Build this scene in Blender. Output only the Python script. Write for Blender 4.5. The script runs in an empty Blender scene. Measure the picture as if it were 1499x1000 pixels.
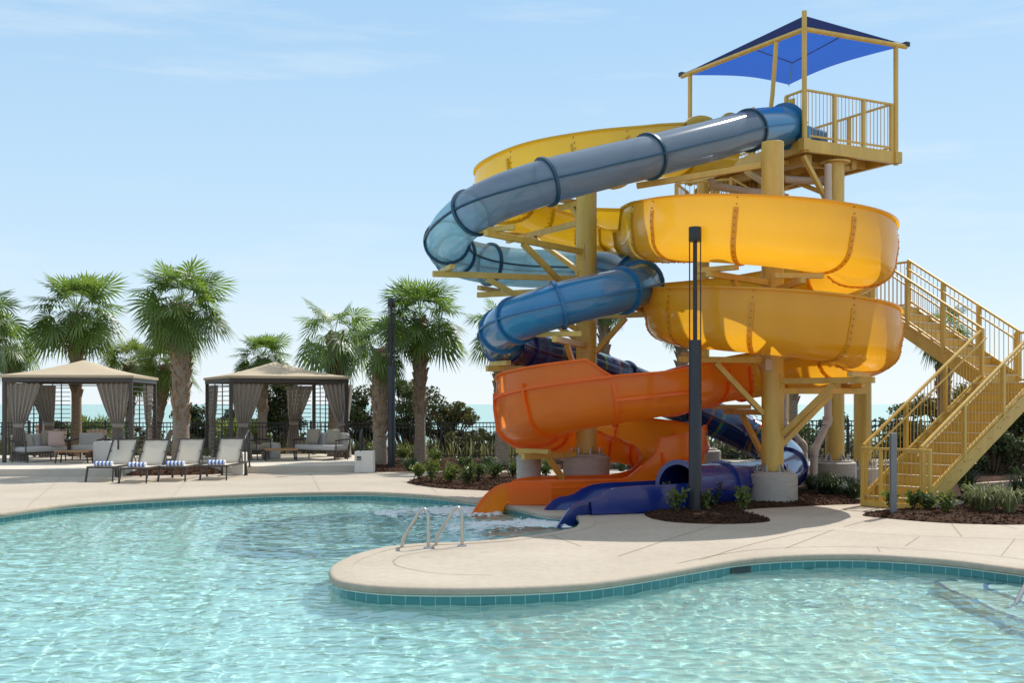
import bpy, math, random
import numpy as np
from mathutils import Vector, Matrix, Euler
from mathutils.geometry import tessellate_polygon
rnd = random.Random(11)
PI = math.pi
sc = bpy.context.scene
COL = sc.collection
# the photograph's lens: 40 mm on 36 mm, eye 1.86 m above the pool deck, camera level
FPX, CX, HY, EYE = 1665.6, 749.5, 592.0, 1.86
def P(px, py, d):
    return Vector(((px-CX)*d/FPX, d, EYE-(py-HY)*d/FPX))
def G(px, py, z=0.0):
    d = (EYE-z)*FPX/(py-HY)
    return Vector(((px-CX)*d/FPX, d, z))

# ------------------------------------------------------------------ materials
def new_mat(name):
    m = bpy.data.materials.new(name); m.use_nodes = True
    nt = m.node_tree
    return m, nt, nt.nodes['Principled BSDF'], nt.nodes['Material Output']
def noise_mix(nt, col, var, scale, detail=6, stretch=None, col2=None):
    """colour varied by an object-space noise"""
    tc = nt.nodes.new('ShaderNodeTexCoord'); mp = nt.nodes.new('ShaderNodeMapping')
    if stretch: mp.inputs['Scale'].default_value = stretch
    nz = nt.nodes.new('ShaderNodeTexNoise'); nz.inputs['Scale'].default_value = scale; nz.inputs['Detail'].default_value = detail
    nz.inputs['Roughness'].default_value = .62
    nt.links.new(tc.outputs['Object'], mp.inputs['Vector']); nt.links.new(mp.outputs['Vector'], nz.inputs['Vector'])
    rp = nt.nodes.new('ShaderNodeValToRGB')
    lo = [max(0, c*(1-var)) for c in col]; hi = [min(1, c*(1+var*.8)) for c in (col2 or col)]
    rp.color_ramp.elements[0].position = .3; rp.color_ramp.elements[1].position = .72
    rp.color_ramp.elements[0].color = (*lo, 1); rp.color_ramp.elements[1].color = (*hi, 1)
    nt.links.new(nz.outputs['Fac'], rp.inputs['Fac'])
    return rp.outputs['Color'], nz.outputs['Fac'], mp.outputs['Vector']
def add_bump(nt, bs, fac, strength, dist=.01):
    b = nt.nodes.new('ShaderNodeBump'); b.inputs['Strength'].default_value = strength; b.inputs['Distance'].default_value = dist
    nt.links.new(fac, b.inputs['Height']); nt.links.new(b.outputs['Normal'], bs.inputs['Normal'])
def mat(name, col, rough=.6, metal=0, var=.12, scale=6, bump=0, coat=0, spec=.5, stretch=None, dist=.01, col2=None, trans=0, tcol=None):
    m, nt, bs, out = new_mat(name)
    c, f, v = noise_mix(nt, col, var, scale, stretch=stretch, col2=col2)
    nt.links.new(c, bs.inputs['Base Color'])
    bs.inputs['Roughness'].default_value = rough; bs.inputs['Metallic'].default_value = metal
    bs.inputs['Coat Weight'].default_value = coat; bs.inputs['Coat Roughness'].default_value = .08
    bs.inputs['Specular IOR Level'].default_value = spec
    if bump: add_bump(nt, bs, f, bump, dist)
    if trans:
        tr = nt.nodes.new('ShaderNodeBsdfTranslucent'); mx = nt.nodes.new('ShaderNodeMixShader')
        mx.inputs[0].default_value = trans
        if tcol: tr.inputs['Color'].default_value = (*tcol, 1)
        else: nt.links.new(c, tr.inputs['Color'])
        nt.links.new(bs.outputs[0], mx.inputs[1]); nt.links.new(tr.outputs[0], mx.inputs[2]); nt.links.new(mx.outputs[0], out.inputs['Surface'])
    return m

M = {}
M['fibre_yellow'] = mat('yellow_fibreglass', (.70,.382,.018), .28, var=.11, scale=1.3, stretch=(1,1,.35), coat=.6, trans=.44, tcol=(.84,.44,.025))
M['fibre_lemon'] = mat('lemon_fibreglass', (.66,.43,.014), .3, var=.10, scale=1.3, coat=.5, trans=.22, tcol=(.80,.50,.02))
M['fibre_orange'] = mat('orange_fibreglass', (.95,.235,.014), .3, var=.09, scale=1.5, coat=.5, trans=.56, tcol=(1.0,.29,.014))
M['fibre_blue'] = mat('blue_fibreglass', (.018,.165,.35), .2, var=.08, scale=1.5, coat=.6)
M['fibre_navy'] = mat('navy_fibreglass', (.012,.022,.17), .2, var=.1, scale=1.5, coat=.6)
M['fibre_royal'] = mat('royal_blue_fibreglass', (.008,.024,.17), .25, var=.1, scale=1.5, coat=.5)
M['flange_dark'] = mat('dark_blue_flange', (.012,.06,.11), .35, var=.15, scale=8)
M['flange_blue'] = mat('blue_flange', (.015,.13,.30), .3, var=.1, scale=8)
M['bolt'] = mat('bolt_heads', (.36,.155,.025), .5, metal=.2, var=.2, scale=20)
M['bolt_steel'] = mat('steel_bolts', (.45,.44,.42), .4, metal=.9, var=.2, scale=20)
M['paint'] = mat('mustard_steel_paint', (.60,.385,.08), .42, var=.16, scale=3.2, stretch=(1.6,1.6,.35), bump=.05, coat=.1)
M['paint_dark'] = mat('mustard_deck_steel', (.50,.31,.07), .5, var=.12, scale=3)
M['nosing'] = mat('aluminium_nosing', (.62,.60,.56), .4, metal=.6, var=.15, scale=8)
M['pvc'] = mat('beige_pvc_pipe', (.52,.41,.33), .45, var=.08, scale=3)
M['pier'] = mat('pier_concrete', (.40,.365,.32), .85, var=.16, scale=3.5, bump=.25, stretch=(1,1,4))
M['black_metal'] = mat('black_powder_coat', (.018,.018,.022), .38, var=.2, scale=5)
M['bronze'] = mat('dark_bronze_metal', (.055,.045,.04), .45, var=.15, scale=5)
M['grey_post'] = mat('grey_metal_post', (.17,.18,.19), .5, var=.12, scale=4)
M['steel'] = mat('polished_steel', (.52,.50,.47), .22, metal=1, var=.05, scale=3)
M['white_wall'] = mat('white_stucco', (.74,.70,.64), .9, var=.06, scale=9, bump=.15)
M['terrace'] = mat('terrace_concrete', (.55,.49,.41), .9, var=.1, scale=1.7, bump=.1)
M['canvas'] = mat('tan_canvas', (.64,.53,.38), .9, var=.05, scale=2, trans=.35)
M['curtain'] = mat('grey_curtain_cloth', (.42,.375,.335), .95, var=.1, scale=10, trans=.4)
M['cushion'] = mat('grey_cushion_cloth', (.47,.45,.43), .95, var=.1, scale=25, bump=.1)
M['cushion_pink'] = mat('dusty_pink_cushion', (.50,.36,.31), .95, var=.12, scale=25, bump=.1)
M['cushion_tan'] = mat('grey_tan_cushion', (.33,.29,.23), .95, var=.12, scale=25, bump=.1)
M['sling'] = mat('beige_sling_fabric', (.90,.86,.78), .9, var=.04, scale=30, trans=.65)
M['teak'] = mat('teak_wood', (.36,.19,.085), .6, var=.3, scale=3, stretch=(1,12,12), bump=.1)
M['wood_brown'] = mat('brown_wood', (.20,.10,.05), .6, var=.3, scale=3, stretch=(12,1,12), bump=.1)
M['wood_pale'] = mat('pale_weathered_wood', (.50,.34,.25), .7, var=.2, scale=3, stretch=(12,12,1), bump=.1)
M['mulch'] = mat('bark_mulch', (.040,.021,.013), .95, var=.7, scale=34, bump=1, dist=.06, col2=(.085,.045,.028), spec=.08)
M['sand'] = mat('dune_sand', (.42,.36,.25), .95, var=.2, scale=1.2, bump=.3, dist=.05)
M['grass_dune'] = mat('dune_grass', (.20,.21,.065), .8, var=.5, scale=.7, col2=(.26,.24,.10), trans=.25)
M['scrub'] = mat('dune_scrub_leaf', (.070,.098,.030), .7, var=.5, scale=.9, trans=.2, col2=(.10,.11,.035))
M['lawn'] = mat('lawn_grass', (.10,.17,.03), .9, var=.3, scale=8)
M['leaf_palm'] = mat('palm_leaf', (.085,.140,.036), .42, var=.35, scale=1.5, trans=.38, tcol=(.22,.34,.05), col2=(.11,.175,.045))
M['leaf_palm_light'] = mat('palm_leaf_light', (.15,.20,.04), .5, var=.3, scale=1.5, trans=.35, tcol=(.26,.34,.06))
M['leaf_dead'] = mat('dry_palm_leaf', (.24,.17,.075), .8, var=.35, scale=3, trans=.2)
M['trunk'] = mat('palm_trunk_bark', (.27,.205,.15), .95, var=.35, scale=9, bump=.5, stretch=(1,1,2.5), dist=.03)
M['boot'] = mat('palm_leaf_base', (.25,.17,.105), .9, var=.4, scale=7, bump=.3)
M['bush_dark'] = mat('dark_evergreen_leaf', (.045,.072,.022), .6, var=.45, scale=1.3, trans=.25, col2=(.085,.11,.032))
M['bush_olive'] = mat('olive_juniper_leaf', (.10,.105,.028), .6, var=.45, scale=1.5, trans=.25, col2=(.14,.13,.035))
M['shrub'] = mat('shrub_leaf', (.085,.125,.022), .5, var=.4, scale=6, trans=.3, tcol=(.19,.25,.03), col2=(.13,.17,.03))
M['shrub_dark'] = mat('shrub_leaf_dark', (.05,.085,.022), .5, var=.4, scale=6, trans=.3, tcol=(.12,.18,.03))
M['grass_clump'] = mat('ornamental_grass', (.15,.20,.06), .6, var=.4, scale=4, trans=.35, col2=(.27,.27,.13))
M['liriope'] = mat('border_grass', (.045,.085,.022), .5, var=.4, scale=5, trans=.25)
M['twig'] = mat('brown_twig', (.10,.065,.04), .9, var=.3, scale=8)
M['sail'] = mat('blue_shade_cloth', (.02,.06,.30), .85, var=.10, scale=3, trans=.45, tcol=(.03,.13,.55))
M['sail_band'] = mat('navy_shade_band', (.016,.032,.14), .9, var=.08, scale=3)
M['towel_white'] = mat('white_terry', (.82,.82,.82), .95, var=.04, scale=40, bump=.2)
M['foam'] = mat('white_foam', (.86,.90,.90), .7, var=.05, scale=20, trans=.3)
M['skimmer'] = mat('dark_skimmer', (.02,.035,.035), .5, var=.2, scale=8)
M['grout'] = mat('white_grout', (.74,.76,.72), .8, var=.08, scale=8)
M['tile_blue'] = mat('dark_blue_tile', (.04,.12,.30), .25, var=.3, scale=12)
M['plaster'] = mat('pool_plaster', (.80,.92,.89), .9, var=.05, scale=3.2)
M['step_plaster'] = mat('pool_step_plaster', (.86,.87,.80), .9, var=.10, scale=3.2)

def towel_mat():
    m, nt, bs, out = new_mat('striped_terry')
    tc = nt.nodes.new('ShaderNodeTexCoord'); sp = nt.nodes.new('ShaderNodeSeparateXYZ')
    nt.links.new(tc.outputs['Object'], sp.inputs[0])
    a = nt.nodes.new('ShaderNodeMath'); a.operation = 'MULTIPLY'; a.inputs[1].default_value = 11.0
    b = nt.nodes.new('ShaderNodeMath'); b.operation = 'FRACT'
    c = nt.nodes.new('ShaderNodeMath'); c.operation = 'GREATER_THAN'; c.inputs[1].default_value = .52
    nt.links.new(sp.outputs['X'], a.inputs[0]); nt.links.new(a.outputs[0], b.inputs[0]); nt.links.new(b.outputs[0], c.inputs[0])
    mx = nt.nodes.new('ShaderNodeMix'); mx.data_type = 'RGBA'
    mx.inputs['A'].default_value = (.82,.82,.84,1); mx.inputs['B'].default_value = (.09,.16,.46,1)
    nt.links.new(c.outputs[0], mx.inputs['Factor']); nt.links.new(mx.outputs['Result'], bs.inputs['Base Color'])
    bs.inputs['Roughness'].default_value = .95
    return m
M['towel'] = towel_mat()

def tile_mat():
    m, nt, bs, out = new_mat('teal_waterline_tile')
    uv = nt.nodes.new('ShaderNodeUVMap'); uv.uv_map = 'UVMap'
    br = nt.nodes.new('ShaderNodeTexBrick'); br.offset = 0
    br.inputs['Color1'].default_value = (.035,.19,.20,1); br.inputs['Color2'].default_value = (.05,.225,.235,1)
    br.inputs['Mortar'].default_value = (.30,.48,.47,1); br.inputs['Scale'].default_value = 1
    br.inputs['Mortar Size'].default_value = .004; br.inputs['Brick Width'].default_value = .155; br.inputs['Row Height'].default_value = .155
    br.inputs['Mortar Smooth'].default_value = .2
    nt.links.new(uv.outputs[0], br.inputs['Vector']); nt.links.new(br.outputs['Color'], bs.inputs['Base Color'])
    bs.inputs['Roughness'].default_value = .18
    return m
M['tile'] = tile_mat()

def deck_mat(name, base, dark):
    """broom-finished cream concrete: big soft blotches, fine grain, faint sweep marks"""
    m, nt, bs, out = new_mat(name)
    tc = nt.nodes.new('ShaderNodeTexCoord')
    def nz(s, d=6, r=.6):
        n = nt.nodes.new('ShaderNodeTexNoise'); n.inputs['Scale'].default_value = s; n.inputs['Detail'].default_value = d; n.inputs['Roughness'].default_value = r
        nt.links.new(tc.outputs['Object'], n.inputs['Vector']); return n
    a, b, c = nz(.55), nz(9, 8, .7), nz(2.2, 5)
    mx1 = nt.nodes.new('ShaderNodeMix'); mx1.data_type = 'RGBA'
    mx1.inputs['A'].default_value = (*dark, 1); mx1.inputs['B'].default_value = (*base, 1)
    ad = nt.nodes.new('ShaderNodeMath'); ad.operation = 'ADD'
    m1 = nt.nodes.new('ShaderNodeMath'); m1.operation = 'MULTIPLY'; m1.inputs[1].default_value = .5
    nt.links.new(b.outputs['Fac'], m1.inputs[0]); nt.links.new(m1.outputs[0], ad.inputs[0])
    m2 = nt.nodes.new('ShaderNodeMath'); m2.operation = 'MULTIPLY'; m2.inputs[1].default_value = .5
    nt.links.new(a.outputs['Fac'], m2.inputs[0]); nt.links.new(m2.outputs[0], ad.inputs[1])
    mr = nt.nodes.new('ShaderNodeMapRange'); mr.inputs['From Min'].default_value = .34; mr.inputs['From Max'].default_value = .62
    nt.links.new(ad.outputs[0], mr.inputs['Value']); nt.links.new(mr.outputs['Result'], mx1.inputs['Factor'])
    # dark damp stains with a shape of their own
    mr2 = nt.nodes.new('ShaderNodeMapRange'); mr2.inputs['From Min'].default_value = .62; mr2.inputs['From Max'].default_value = .74
    mr2.inputs['To Max'].default_value = .34
    nt.links.new(c.outputs['Fac'], mr2.inputs['Value'])
    mx2 = nt.nodes.new('ShaderNodeMix'); mx2.data_type = 'RGBA'; mx2.inputs['B'].default_value = (*[x*.6 for x in dark], 1)
    nt.links.new(mx1.outputs['Result'], mx2.inputs['A']); nt.links.new(mr2.outputs['Result'], mx2.inputs['Factor'])
    nt.links.new(mx2.outputs['Result'], bs.inputs['Base Color'])
    bs.inputs['Roughness'].default_value = .82; bs.inputs['Specular IOR Level'].default_value = .3
    add_bump(nt, bs, b.outputs['Fac'], .12, .006)
    return m
M['deck'] = deck_mat('cream_pool_deck', (.445,.385,.31), (.33,.28,.222))
M['coping'] = deck_mat('cream_coping', (.44,.375,.295), (.33,.275,.21))
M['joint'] = mat('deck_joint_filler', (.30,.235,.165), .95, var=.2, scale=6)

def clear_mat(name, col, tint, alpha, rough=.12):
    """thin smoked acrylic: part see-through, part cloudy, with a wet gloss"""
    m, nt, bs, out = new_mat(name)
    c, f, v = noise_mix(nt, col, .22, 2.2, stretch=(1,1,3))
    nt.links.new(c, bs.inputs['Base Color']); bs.inputs['Roughness'].default_value = rough; bs.inputs['Coat Weight'].default_value = .5
    tr = nt.nodes.new('ShaderNodeBsdfTransparent'); tr.inputs['Color'].default_value = (*tint, 1)
    tl = nt.nodes.new('ShaderNodeBsdfTranslucent'); tl.inputs['Color'].default_value = (*col, 1)
    m1 = nt.nodes.new('ShaderNodeMixShader'); m1.inputs[0].default_value = .35
    nt.links.new(bs.outputs[0], m1.inputs[1]); nt.links.new(tl.outputs[0], m1.inputs[2])
    m2 = nt.nodes.new('ShaderNodeMixShader')
    mr = nt.nodes.new('ShaderNodeMapRange'); mr.inputs['From Min'].default_value = .3; mr.inputs['From Max'].default_value = .7
    mr.inputs['To Min'].default_value = alpha-.12; mr.inputs['To Max'].default_value = alpha+.12
    nt.links.new(f, mr.inputs['Value']); nt.links.new(mr.outputs['Result'], m2.inputs[0])
    nt.links.new(m1.outputs[0], m2.inputs[1]); nt.links.new(tr.outputs[0], m2.inputs[2]); nt.links.new(m2.outputs[0], out.inputs['Surface'])
    return m
M['smoke'] = clear_mat('smoked_blue_acrylic', (.22,.29,.38), (.50,.60,.72), .20)
M['aqua'] = clear_mat('aqua_acrylic', (.32,.53,.64), (.68,.88,.95), .30)

def plaid_mat():
    """navy acrylic with thin coloured rings and lines (u along the tube, v around it)"""
    m, nt, bs, out = new_mat('navy_plaid_acrylic')
    uv = nt.nodes.new('ShaderNodeUVMap'); uv.uv_map = 'UVMap'
    sp = nt.nodes.new('ShaderNodeSeparateXYZ'); nt.links.new(uv.outputs[0], sp.inputs[0])
    def band(sock, freq, phase, width):
        a = nt.nodes.new('ShaderNodeMath'); a.operation = 'MULTIPLY_ADD'; a.inputs[1].default_value = freq; a.inputs[2].default_value = phase
        b = nt.nodes.new('ShaderNodeMath'); b.operation = 'FRACT'; c = nt.nodes.new('ShaderNodeMath'); c.operation = 'LESS_THAN'; c.inputs[1].default_value = width
        nt.links.new(sock, a.inputs[0]); nt.links.new(a.outputs[0], b.inputs[0]); nt.links.new(b.outputs[0], c.inputs[0]); return c.outputs[0]
    cur = None
    base = (.012,.035,.15,1)
    for sock, fr, ph, w, col in ((sp.outputs['X'], .8, .1, .10, (.022,.085,.24,1)), (sp.outputs['Y'], 6, .2, .06, (.022,.09,.25,1)),
                                 (sp.outputs['X'], 1.1, .55, .055, (.04,.22,.36,1)), (sp.outputs['X'], .9, .3, .05, (.14,.28,.04,1)),
                                 (sp.outputs['X'], .75, .8, .045, (.36,.06,.02,1)), (sp.outputs['Y'], 4, .6, .03, (.05,.18,.32,1))):
        mx = nt.nodes.new('ShaderNodeMix'); mx.data_type = 'RGBA'; mx.inputs['B'].default_value = col
        if cur is None: mx.inputs['A'].default_value = base
        else: nt.links.new(cur, mx.inputs['A'])
        nt.links.new(band(sock, fr, ph, w), mx.inputs['Factor']); cur = mx.outputs['Result']
    nt.links.new(cur, bs.inputs['Base Color']); bs.inputs['Roughness'].default_value = .18; bs.inputs['Coat Weight'].default_value = .5
    tr = nt.nodes.new('ShaderNodeBsdfTransparent'); tr.inputs['Color'].default_value = (.2,.35,.7,1)
    mx = nt.nodes.new('ShaderNodeMixShader'); mx.inputs[0].default_value = .09
    nt.links.new(bs.outputs[0], mx.inputs[1]); nt.links.new(tr.outputs[0], mx.inputs[2]); nt.links.new(mx.outputs[0], out.inputs['Surface'])
    return m
M['plaid'] = plaid_mat()

def sea_mat():
    m, nt, bs, out = new_mat('sea_water')
    c, f, v = noise_mix(nt, (.27,.40,.385), .12, .012, stretch=(1,6,1))
    nt.links.new(c, bs.inputs['Base Color']); bs.inputs['Roughness'].default_value = .55; bs.inputs['Specular IOR Level'].default_value = .25
    return m
M['sea'] = sea_mat()

# ------------------------------------------------------------------ mesh helpers
ABS = {}
class MB:
    def __init__(s): s.v = []; s.f = []; s.uv = None
    def add(s, verts, faces, uvs=None):
        o = len(s.v); s.v.extend([tuple(p) for p in verts]); s.f.extend([tuple(i+o for i in f) for f in faces])
        if uvs is not None:
            if s.uv is None: s.uv = [(0,0)]*o
            s.uv.extend(uvs)
        elif s.uv is not None: s.uv.extend([(0,0)]*len(verts))
        return s
    def box(s, c, size, rz=0, rot=None):
        hx, hy, hz = size[0]/2, size[1]/2, size[2]/2
        R = rot if rot is not None else Matrix.Rotation(rz, 3, 'Z')
        vs = [Vector(c)+R@Vector((x*hx, y*hy, z*hz)) for x in (-1,1) for y in (-1,1) for z in (-1,1)]
        return s.add(vs, [(0,1,3,2),(4,6,7,5),(0,4,5,1),(2,3,7,6),(0,2,6,4),(1,5,7,3)])
    def bar(s, a, b, w, h, up=Vector((0,0,1))):
        a, b = Vector(a), Vector(b); t = (b-a); L = t.length
        if L < 1e-6: return s
        t.normalize(); up = Vector(up)
        if abs(t.dot(up)) > .98: up = Vector((1,0,0))
        sd = t.cross(up).normalized(); u = sd.cross(t)
        R = Matrix((sd, t, u)).transposed()
        return s.box((a+b)/2, (w, L, h), rot=R)
    def tube(s, pts, r, n=12, cap=True, uv=False):
        pts = [Vector(p) for p in pts]; N = len(pts)
        rs = r if isinstance(r, (list, tuple)) else [r]*N
        t0 = (pts[1]-pts[0]).normalized()
        ref = Vector((0,0,1)) if abs(t0.z) < .9 else Vector((1,0,0))
        sd = t0.cross(ref).normalized()
        vs = []; fs = []
        for i in range(N):
            t = (pts[min(i+1,N-1)]-pts[max(i-1,0)]).normalized()
            sd = (sd - t*sd.dot(t)).normalized(); u = sd.cross(t)
            for k in range(n):
                a = 2*PI*k/n; vs.append(pts[i]+(sd*math.cos(a)+u*math.sin(a))*rs[i])
        for i in range(N-1):
            for k in range(n):
                k2 = (k+1) % n; fs.append((i*n+k, i*n+k2, (i+1)*n+k2, (i+1)*n+k))
        if cap: fs.append(tuple(range(n-1,-1,-1))); fs.append(tuple((N-1)*n+k for k in range(n)))
        return s.add(vs, fs)
    def cyl(s, base, r, h, n=24, r2=None):
        b = Vector(base); return s.tube([b, b+Vector((0,0,h))], [r, r if r2 is None else r2], n)
    def lathe(s, c, prof, n=24):
        c = Vector(c); vs = []; fs = []
        for r, z in prof:
            for k in range(n):
                a = 2*PI*k/n; vs.append(c+Vector((r*math.cos(a), r*math.sin(a), z)))
        for i in range(len(prof)-1):
            for k in range(n):
                k2 = (k+1) % n; fs.append((i*n+k, i*n+k2, (i+1)*n+k2, (i+1)*n+k))
        fs.append(tuple(range(n-1,-1,-1))); fs.append(tuple((len(prof)-1)*n+k for k in range(n)))
        return s.add(vs, fs)
    def grid(s, rows, closed=False, uvs=None):
        R = len(rows); C = len(rows[0]); vs = [p for r in rows for p in r]; fs = []
        for i in range(R-1):
            for k in range(C if closed else C-1):
                k2 = (k+1) % C; fs.append((i*C+k, i*C+k2, (i+1)*C+k2, (i+1)*C+k))
        return s.add(vs, fs, uvs)

def tag(o, label=None, cat=None, group=None, kind=None):
    if label: o['label'] = label
    if cat: o['category'] = cat
    if group: o['group'] = group
    if kind: o['kind'] = kind
    return o
def thing(name, label, cat, loc=(0,0,0), rz=0, group=None):
    o = bpy.data.objects.new(name, None); COL.objects.link(o)
    o.location = loc; o.rotation_euler = (0,0,rz); o.empty_display_size = .2
    ABS[o.name] = Vector(loc)
    return tag(o, label, cat, group)
def build(name, mb, m, parent=None, loc=None, local=False, smooth=None, bevel=0, solid=0):
    """link the collected shape as ONE object. World coordinates unless local; the origin goes to the parent (or loc)."""
    org = Vector((0,0,0))
    if parent is not None and not local: org = ABS.get(parent.name, Vector((0,0,0)))
    elif loc is not None and not local: org = Vector(loc)
    me = bpy.data.meshes.new(name)
    ox, oy, oz = org
    me.from_pydata([(p[0]-ox, p[1]-oy, p[2]-oz) for p in mb.v], [], mb.f)
    if mb.uv is not None:
        ul = me.uv_layers.new(name='UVMap')
        li = np.empty(len(me.loops), dtype=np.int32); me.loops.foreach_get('vertex_index', li)
        ul.data.foreach_set('uv', np.array(mb.uv, dtype=np.float32)[li].ravel())
    me.materials.append(m)
    if smooth:
        me.polygons.foreach_set('use_smooth', [True]*len(me.polygons))
        if smooth < 180: me.set_sharp_from_angle(angle=math.radians(smooth))
    me.update()
    o = bpy.data.objects.new(name, me); COL.objects.link(o)
    if parent is not None: o.parent = parent
    elif loc is not None: o.location = loc
    ABS[o.name] = ABS.get(parent.name, Vector((0,0,0))) if parent is not None else org
    if bevel:
        b = o.modifiers.new('bevel', 'BEVEL'); b.width = bevel; b.segments = 2; b.limit_method = 'ANGLE'; b.angle_limit = math.radians(40)
    if solid:
        b = o.modifiers.new('thickness', 'SOLIDIFY'); b.thickness = solid; b.offset = 0
    return o
def children(o): return [c for c in bpy.data.objects if c.parent == o]
def copy_tree(o, parent=None):
    c = o.copy(); COL.objects.link(c); c.parent = parent
    for ch in children(o): copy_tree(ch, c)
    return c

def catmull(pts, per=14):
    """centripetal-ish smooth curve through the points; returns samples and their fractional index"""
    A = np.array([list(p) for p in pts], dtype=float); n = len(A)
    A = np.vstack([2*A[0]-A[1], A, 2*A[-1]-A[-2]])
    out = []; idx = []
    for i in range(1, n):
        p0, p1, p2, p3 = A[i-1], A[i], A[i+1], A[i+2]
        for k in range(per):
            t = k/per
            out.append(.5*((2*p1)+(-p0+p2)*t+(2*p0-5*p1+4*p2-p3)*t*t+(-p0+3*p1-3*p2+p3)*t**3)); idx.append(i-1+t)
    out.append(A[n]); idx.append(n-1)
    return np.array(out), np.array(idx)
def resample(pts, idx, step):
    seg = np.linalg.norm(np.diff(pts, axis=0), axis=1); s = np.concatenate([[0], np.cumsum(seg)])
    n = max(2, int(round(s[-1]/step))); q = np.linspace(0, s[-1], n+1)
    return np.stack([np.interp(q, s, pts[:,k]) for k in range(pts.shape[1])], 1), np.interp(q, s, idx), q
def path_frames(C):
    T = np.gradient(C, axis=0); T /= np.linalg.norm(T, axis=1)[:,None]
    S = np.cross(T, np.array([0,0,1.0])); S /= np.linalg.norm(S, axis=1)[:,None]
    U = np.cross(S, T)
    return T, S, U
# ------------------------------------------------------------------ camera, light, sky
cam = bpy.data.cameras.new('camera'); co = bpy.data.objects.new('camera', cam); COL.objects.link(co)
cam.lens = 40; cam.sensor_width = 36; cam.clip_end = 60000; cam.clip_start = .1
cam.shift_y = (HY-500)/1499.0
co.location = (0,0,EYE); co.rotation_euler = (PI/2, 0, 0)
sc.camera = co
SUN_EL, SUN_AZ = math.radians(50), math.atan2(.62,.78)   # high sun behind the slides, a little to the right
sun = bpy.data.lights.new('sun', 'SUN'); sun.energy = 4.0; sun.angle = math.radians(.53); sun.color = (1,.945,.86)
so = bpy.data.objects.new('sun', sun); COL.objects.link(so)
sd = Vector((math.sin(SUN_AZ)*math.cos(SUN_EL), math.cos(SUN_AZ)*math.cos(SUN_EL), math.sin(SUN_EL)))
so.rotation_euler = sd.to_track_quat('Z','Y').to_euler(); so.location = sd*60
w = bpy.data.worlds.new('World'); sc.world = w; w.use_nodes = True
nt = w.node_tree; bg = nt.nodes['Background']
sky = nt.nodes.new('ShaderNodeTexSky'); sky.sky_type = 'NISHITA'; sky.sun_disc = False
sky.sun_elevation = SUN_EL; sky.sun_rotation = SUN_AZ; sky.air_density = 1.0; sky.dust_density = .6; sky.ozone_density = 1.5
tcw = nt.nodes.new('ShaderNodeTexCoord'); mpw = nt.nodes.new('ShaderNodeMapping'); mpw.inputs['Scale'].default_value = (1.2,1.2,9)
nzw = nt.nodes.new('ShaderNodeTexNoise'); nzw.inputs['Scale'].default_value = 2.3; nzw.inputs['Detail'].default_value = 7; nzw.inputs['Roughness'].default_value = .62
nt.links.new(tcw.outputs['Generated'], mpw.inputs['Vector']); nt.links.new(mpw.outputs['Vector'], nzw.inputs['Vector'])
rpw = nt.nodes.new('ShaderNodeMapRange'); rpw.inputs['From Min'].default_value = .52; rpw.inputs['From Max'].default_value = .76; rpw.inputs['To Max'].default_value = .55
nt.links.new(nzw.outputs['Fac'], rpw.inputs['Value'])
mxw = nt.nodes.new('ShaderNodeMix'); mxw.data_type = 'RGBA'; mxw.inputs['B'].default_value = (4.3,4.8,5.1,1)   # thin high cloud
nt.links.new(rpw.outputs['Result'], mxw.inputs['Factor'])
# pale sea air: the sky whitens toward the horizon
spw = nt.nodes.new('ShaderNodeSeparateXYZ'); nt.links.new(tcw.outputs['Generated'], spw.inputs[0])
grw = nt.nodes.new('ShaderNodeValToRGB'); e_ = grw.color_ramp.elements
e_[0].position = 0; e_[0].color = (4.5,4.95,5.2,1); e_[1].position = .36; e_[1].color = (2.0,3.3,4.7,1)
x_ = e_.new(.14); x_.color = (3.0,4.1,5.05,1); x_ = e_.new(.62); x_.color = (4.2,4.9,5.6,1)  # last stop: unseen overhead sky, brightened to add fill light
nt.links.new(spw.outputs['Z'], grw.inputs['Fac'])
fcw = nt.nodes.new('ShaderNodeMapRange'); fcw.inputs['From Min'].default_value = .25; fcw.inputs['From Max'].default_value = .9; fcw.inputs['To Min'].default_value = .92; fcw.inputs['To Max'].default_value = .8
nt.links.new(spw.outputs['Z'], fcw.inputs['Value'])
mx2 = nt.nodes.new('ShaderNodeMix'); mx2.data_type = 'RGBA'
nt.links.new(fcw.outputs['Result'], mx2.inputs['Factor']); nt.links.new(sky.outputs[0], mx2.inputs['A']); nt.links.new(grw.outputs['Color'], mx2.inputs['B'])
nt.links.new(mx2.outputs['Result'], mxw.inputs['A'])
nt.links.new(mxw.outputs['Result'], bg.inputs['Color']); bg.inputs['Strength'].default_value = .15
sc.view_settings.view_transform = 'Standard'; sc.view_settings.look = 'None'; sc.view_settings.gamma = 1; sc.view_settings.exposure = .36
sc.cycles.max_bounces = 8; sc.cycles.transparent_max_bounces = 24; sc.cycles.transmission_bounces = 6; sc.cycles.diffuse_bounces = 4
sc.cycles.use_denoising = True; sc.cycles.sample_clamp_indirect = 6
sc.cycles.caustics_refractive = True; sc.cycles.caustics_reflective = False

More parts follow.
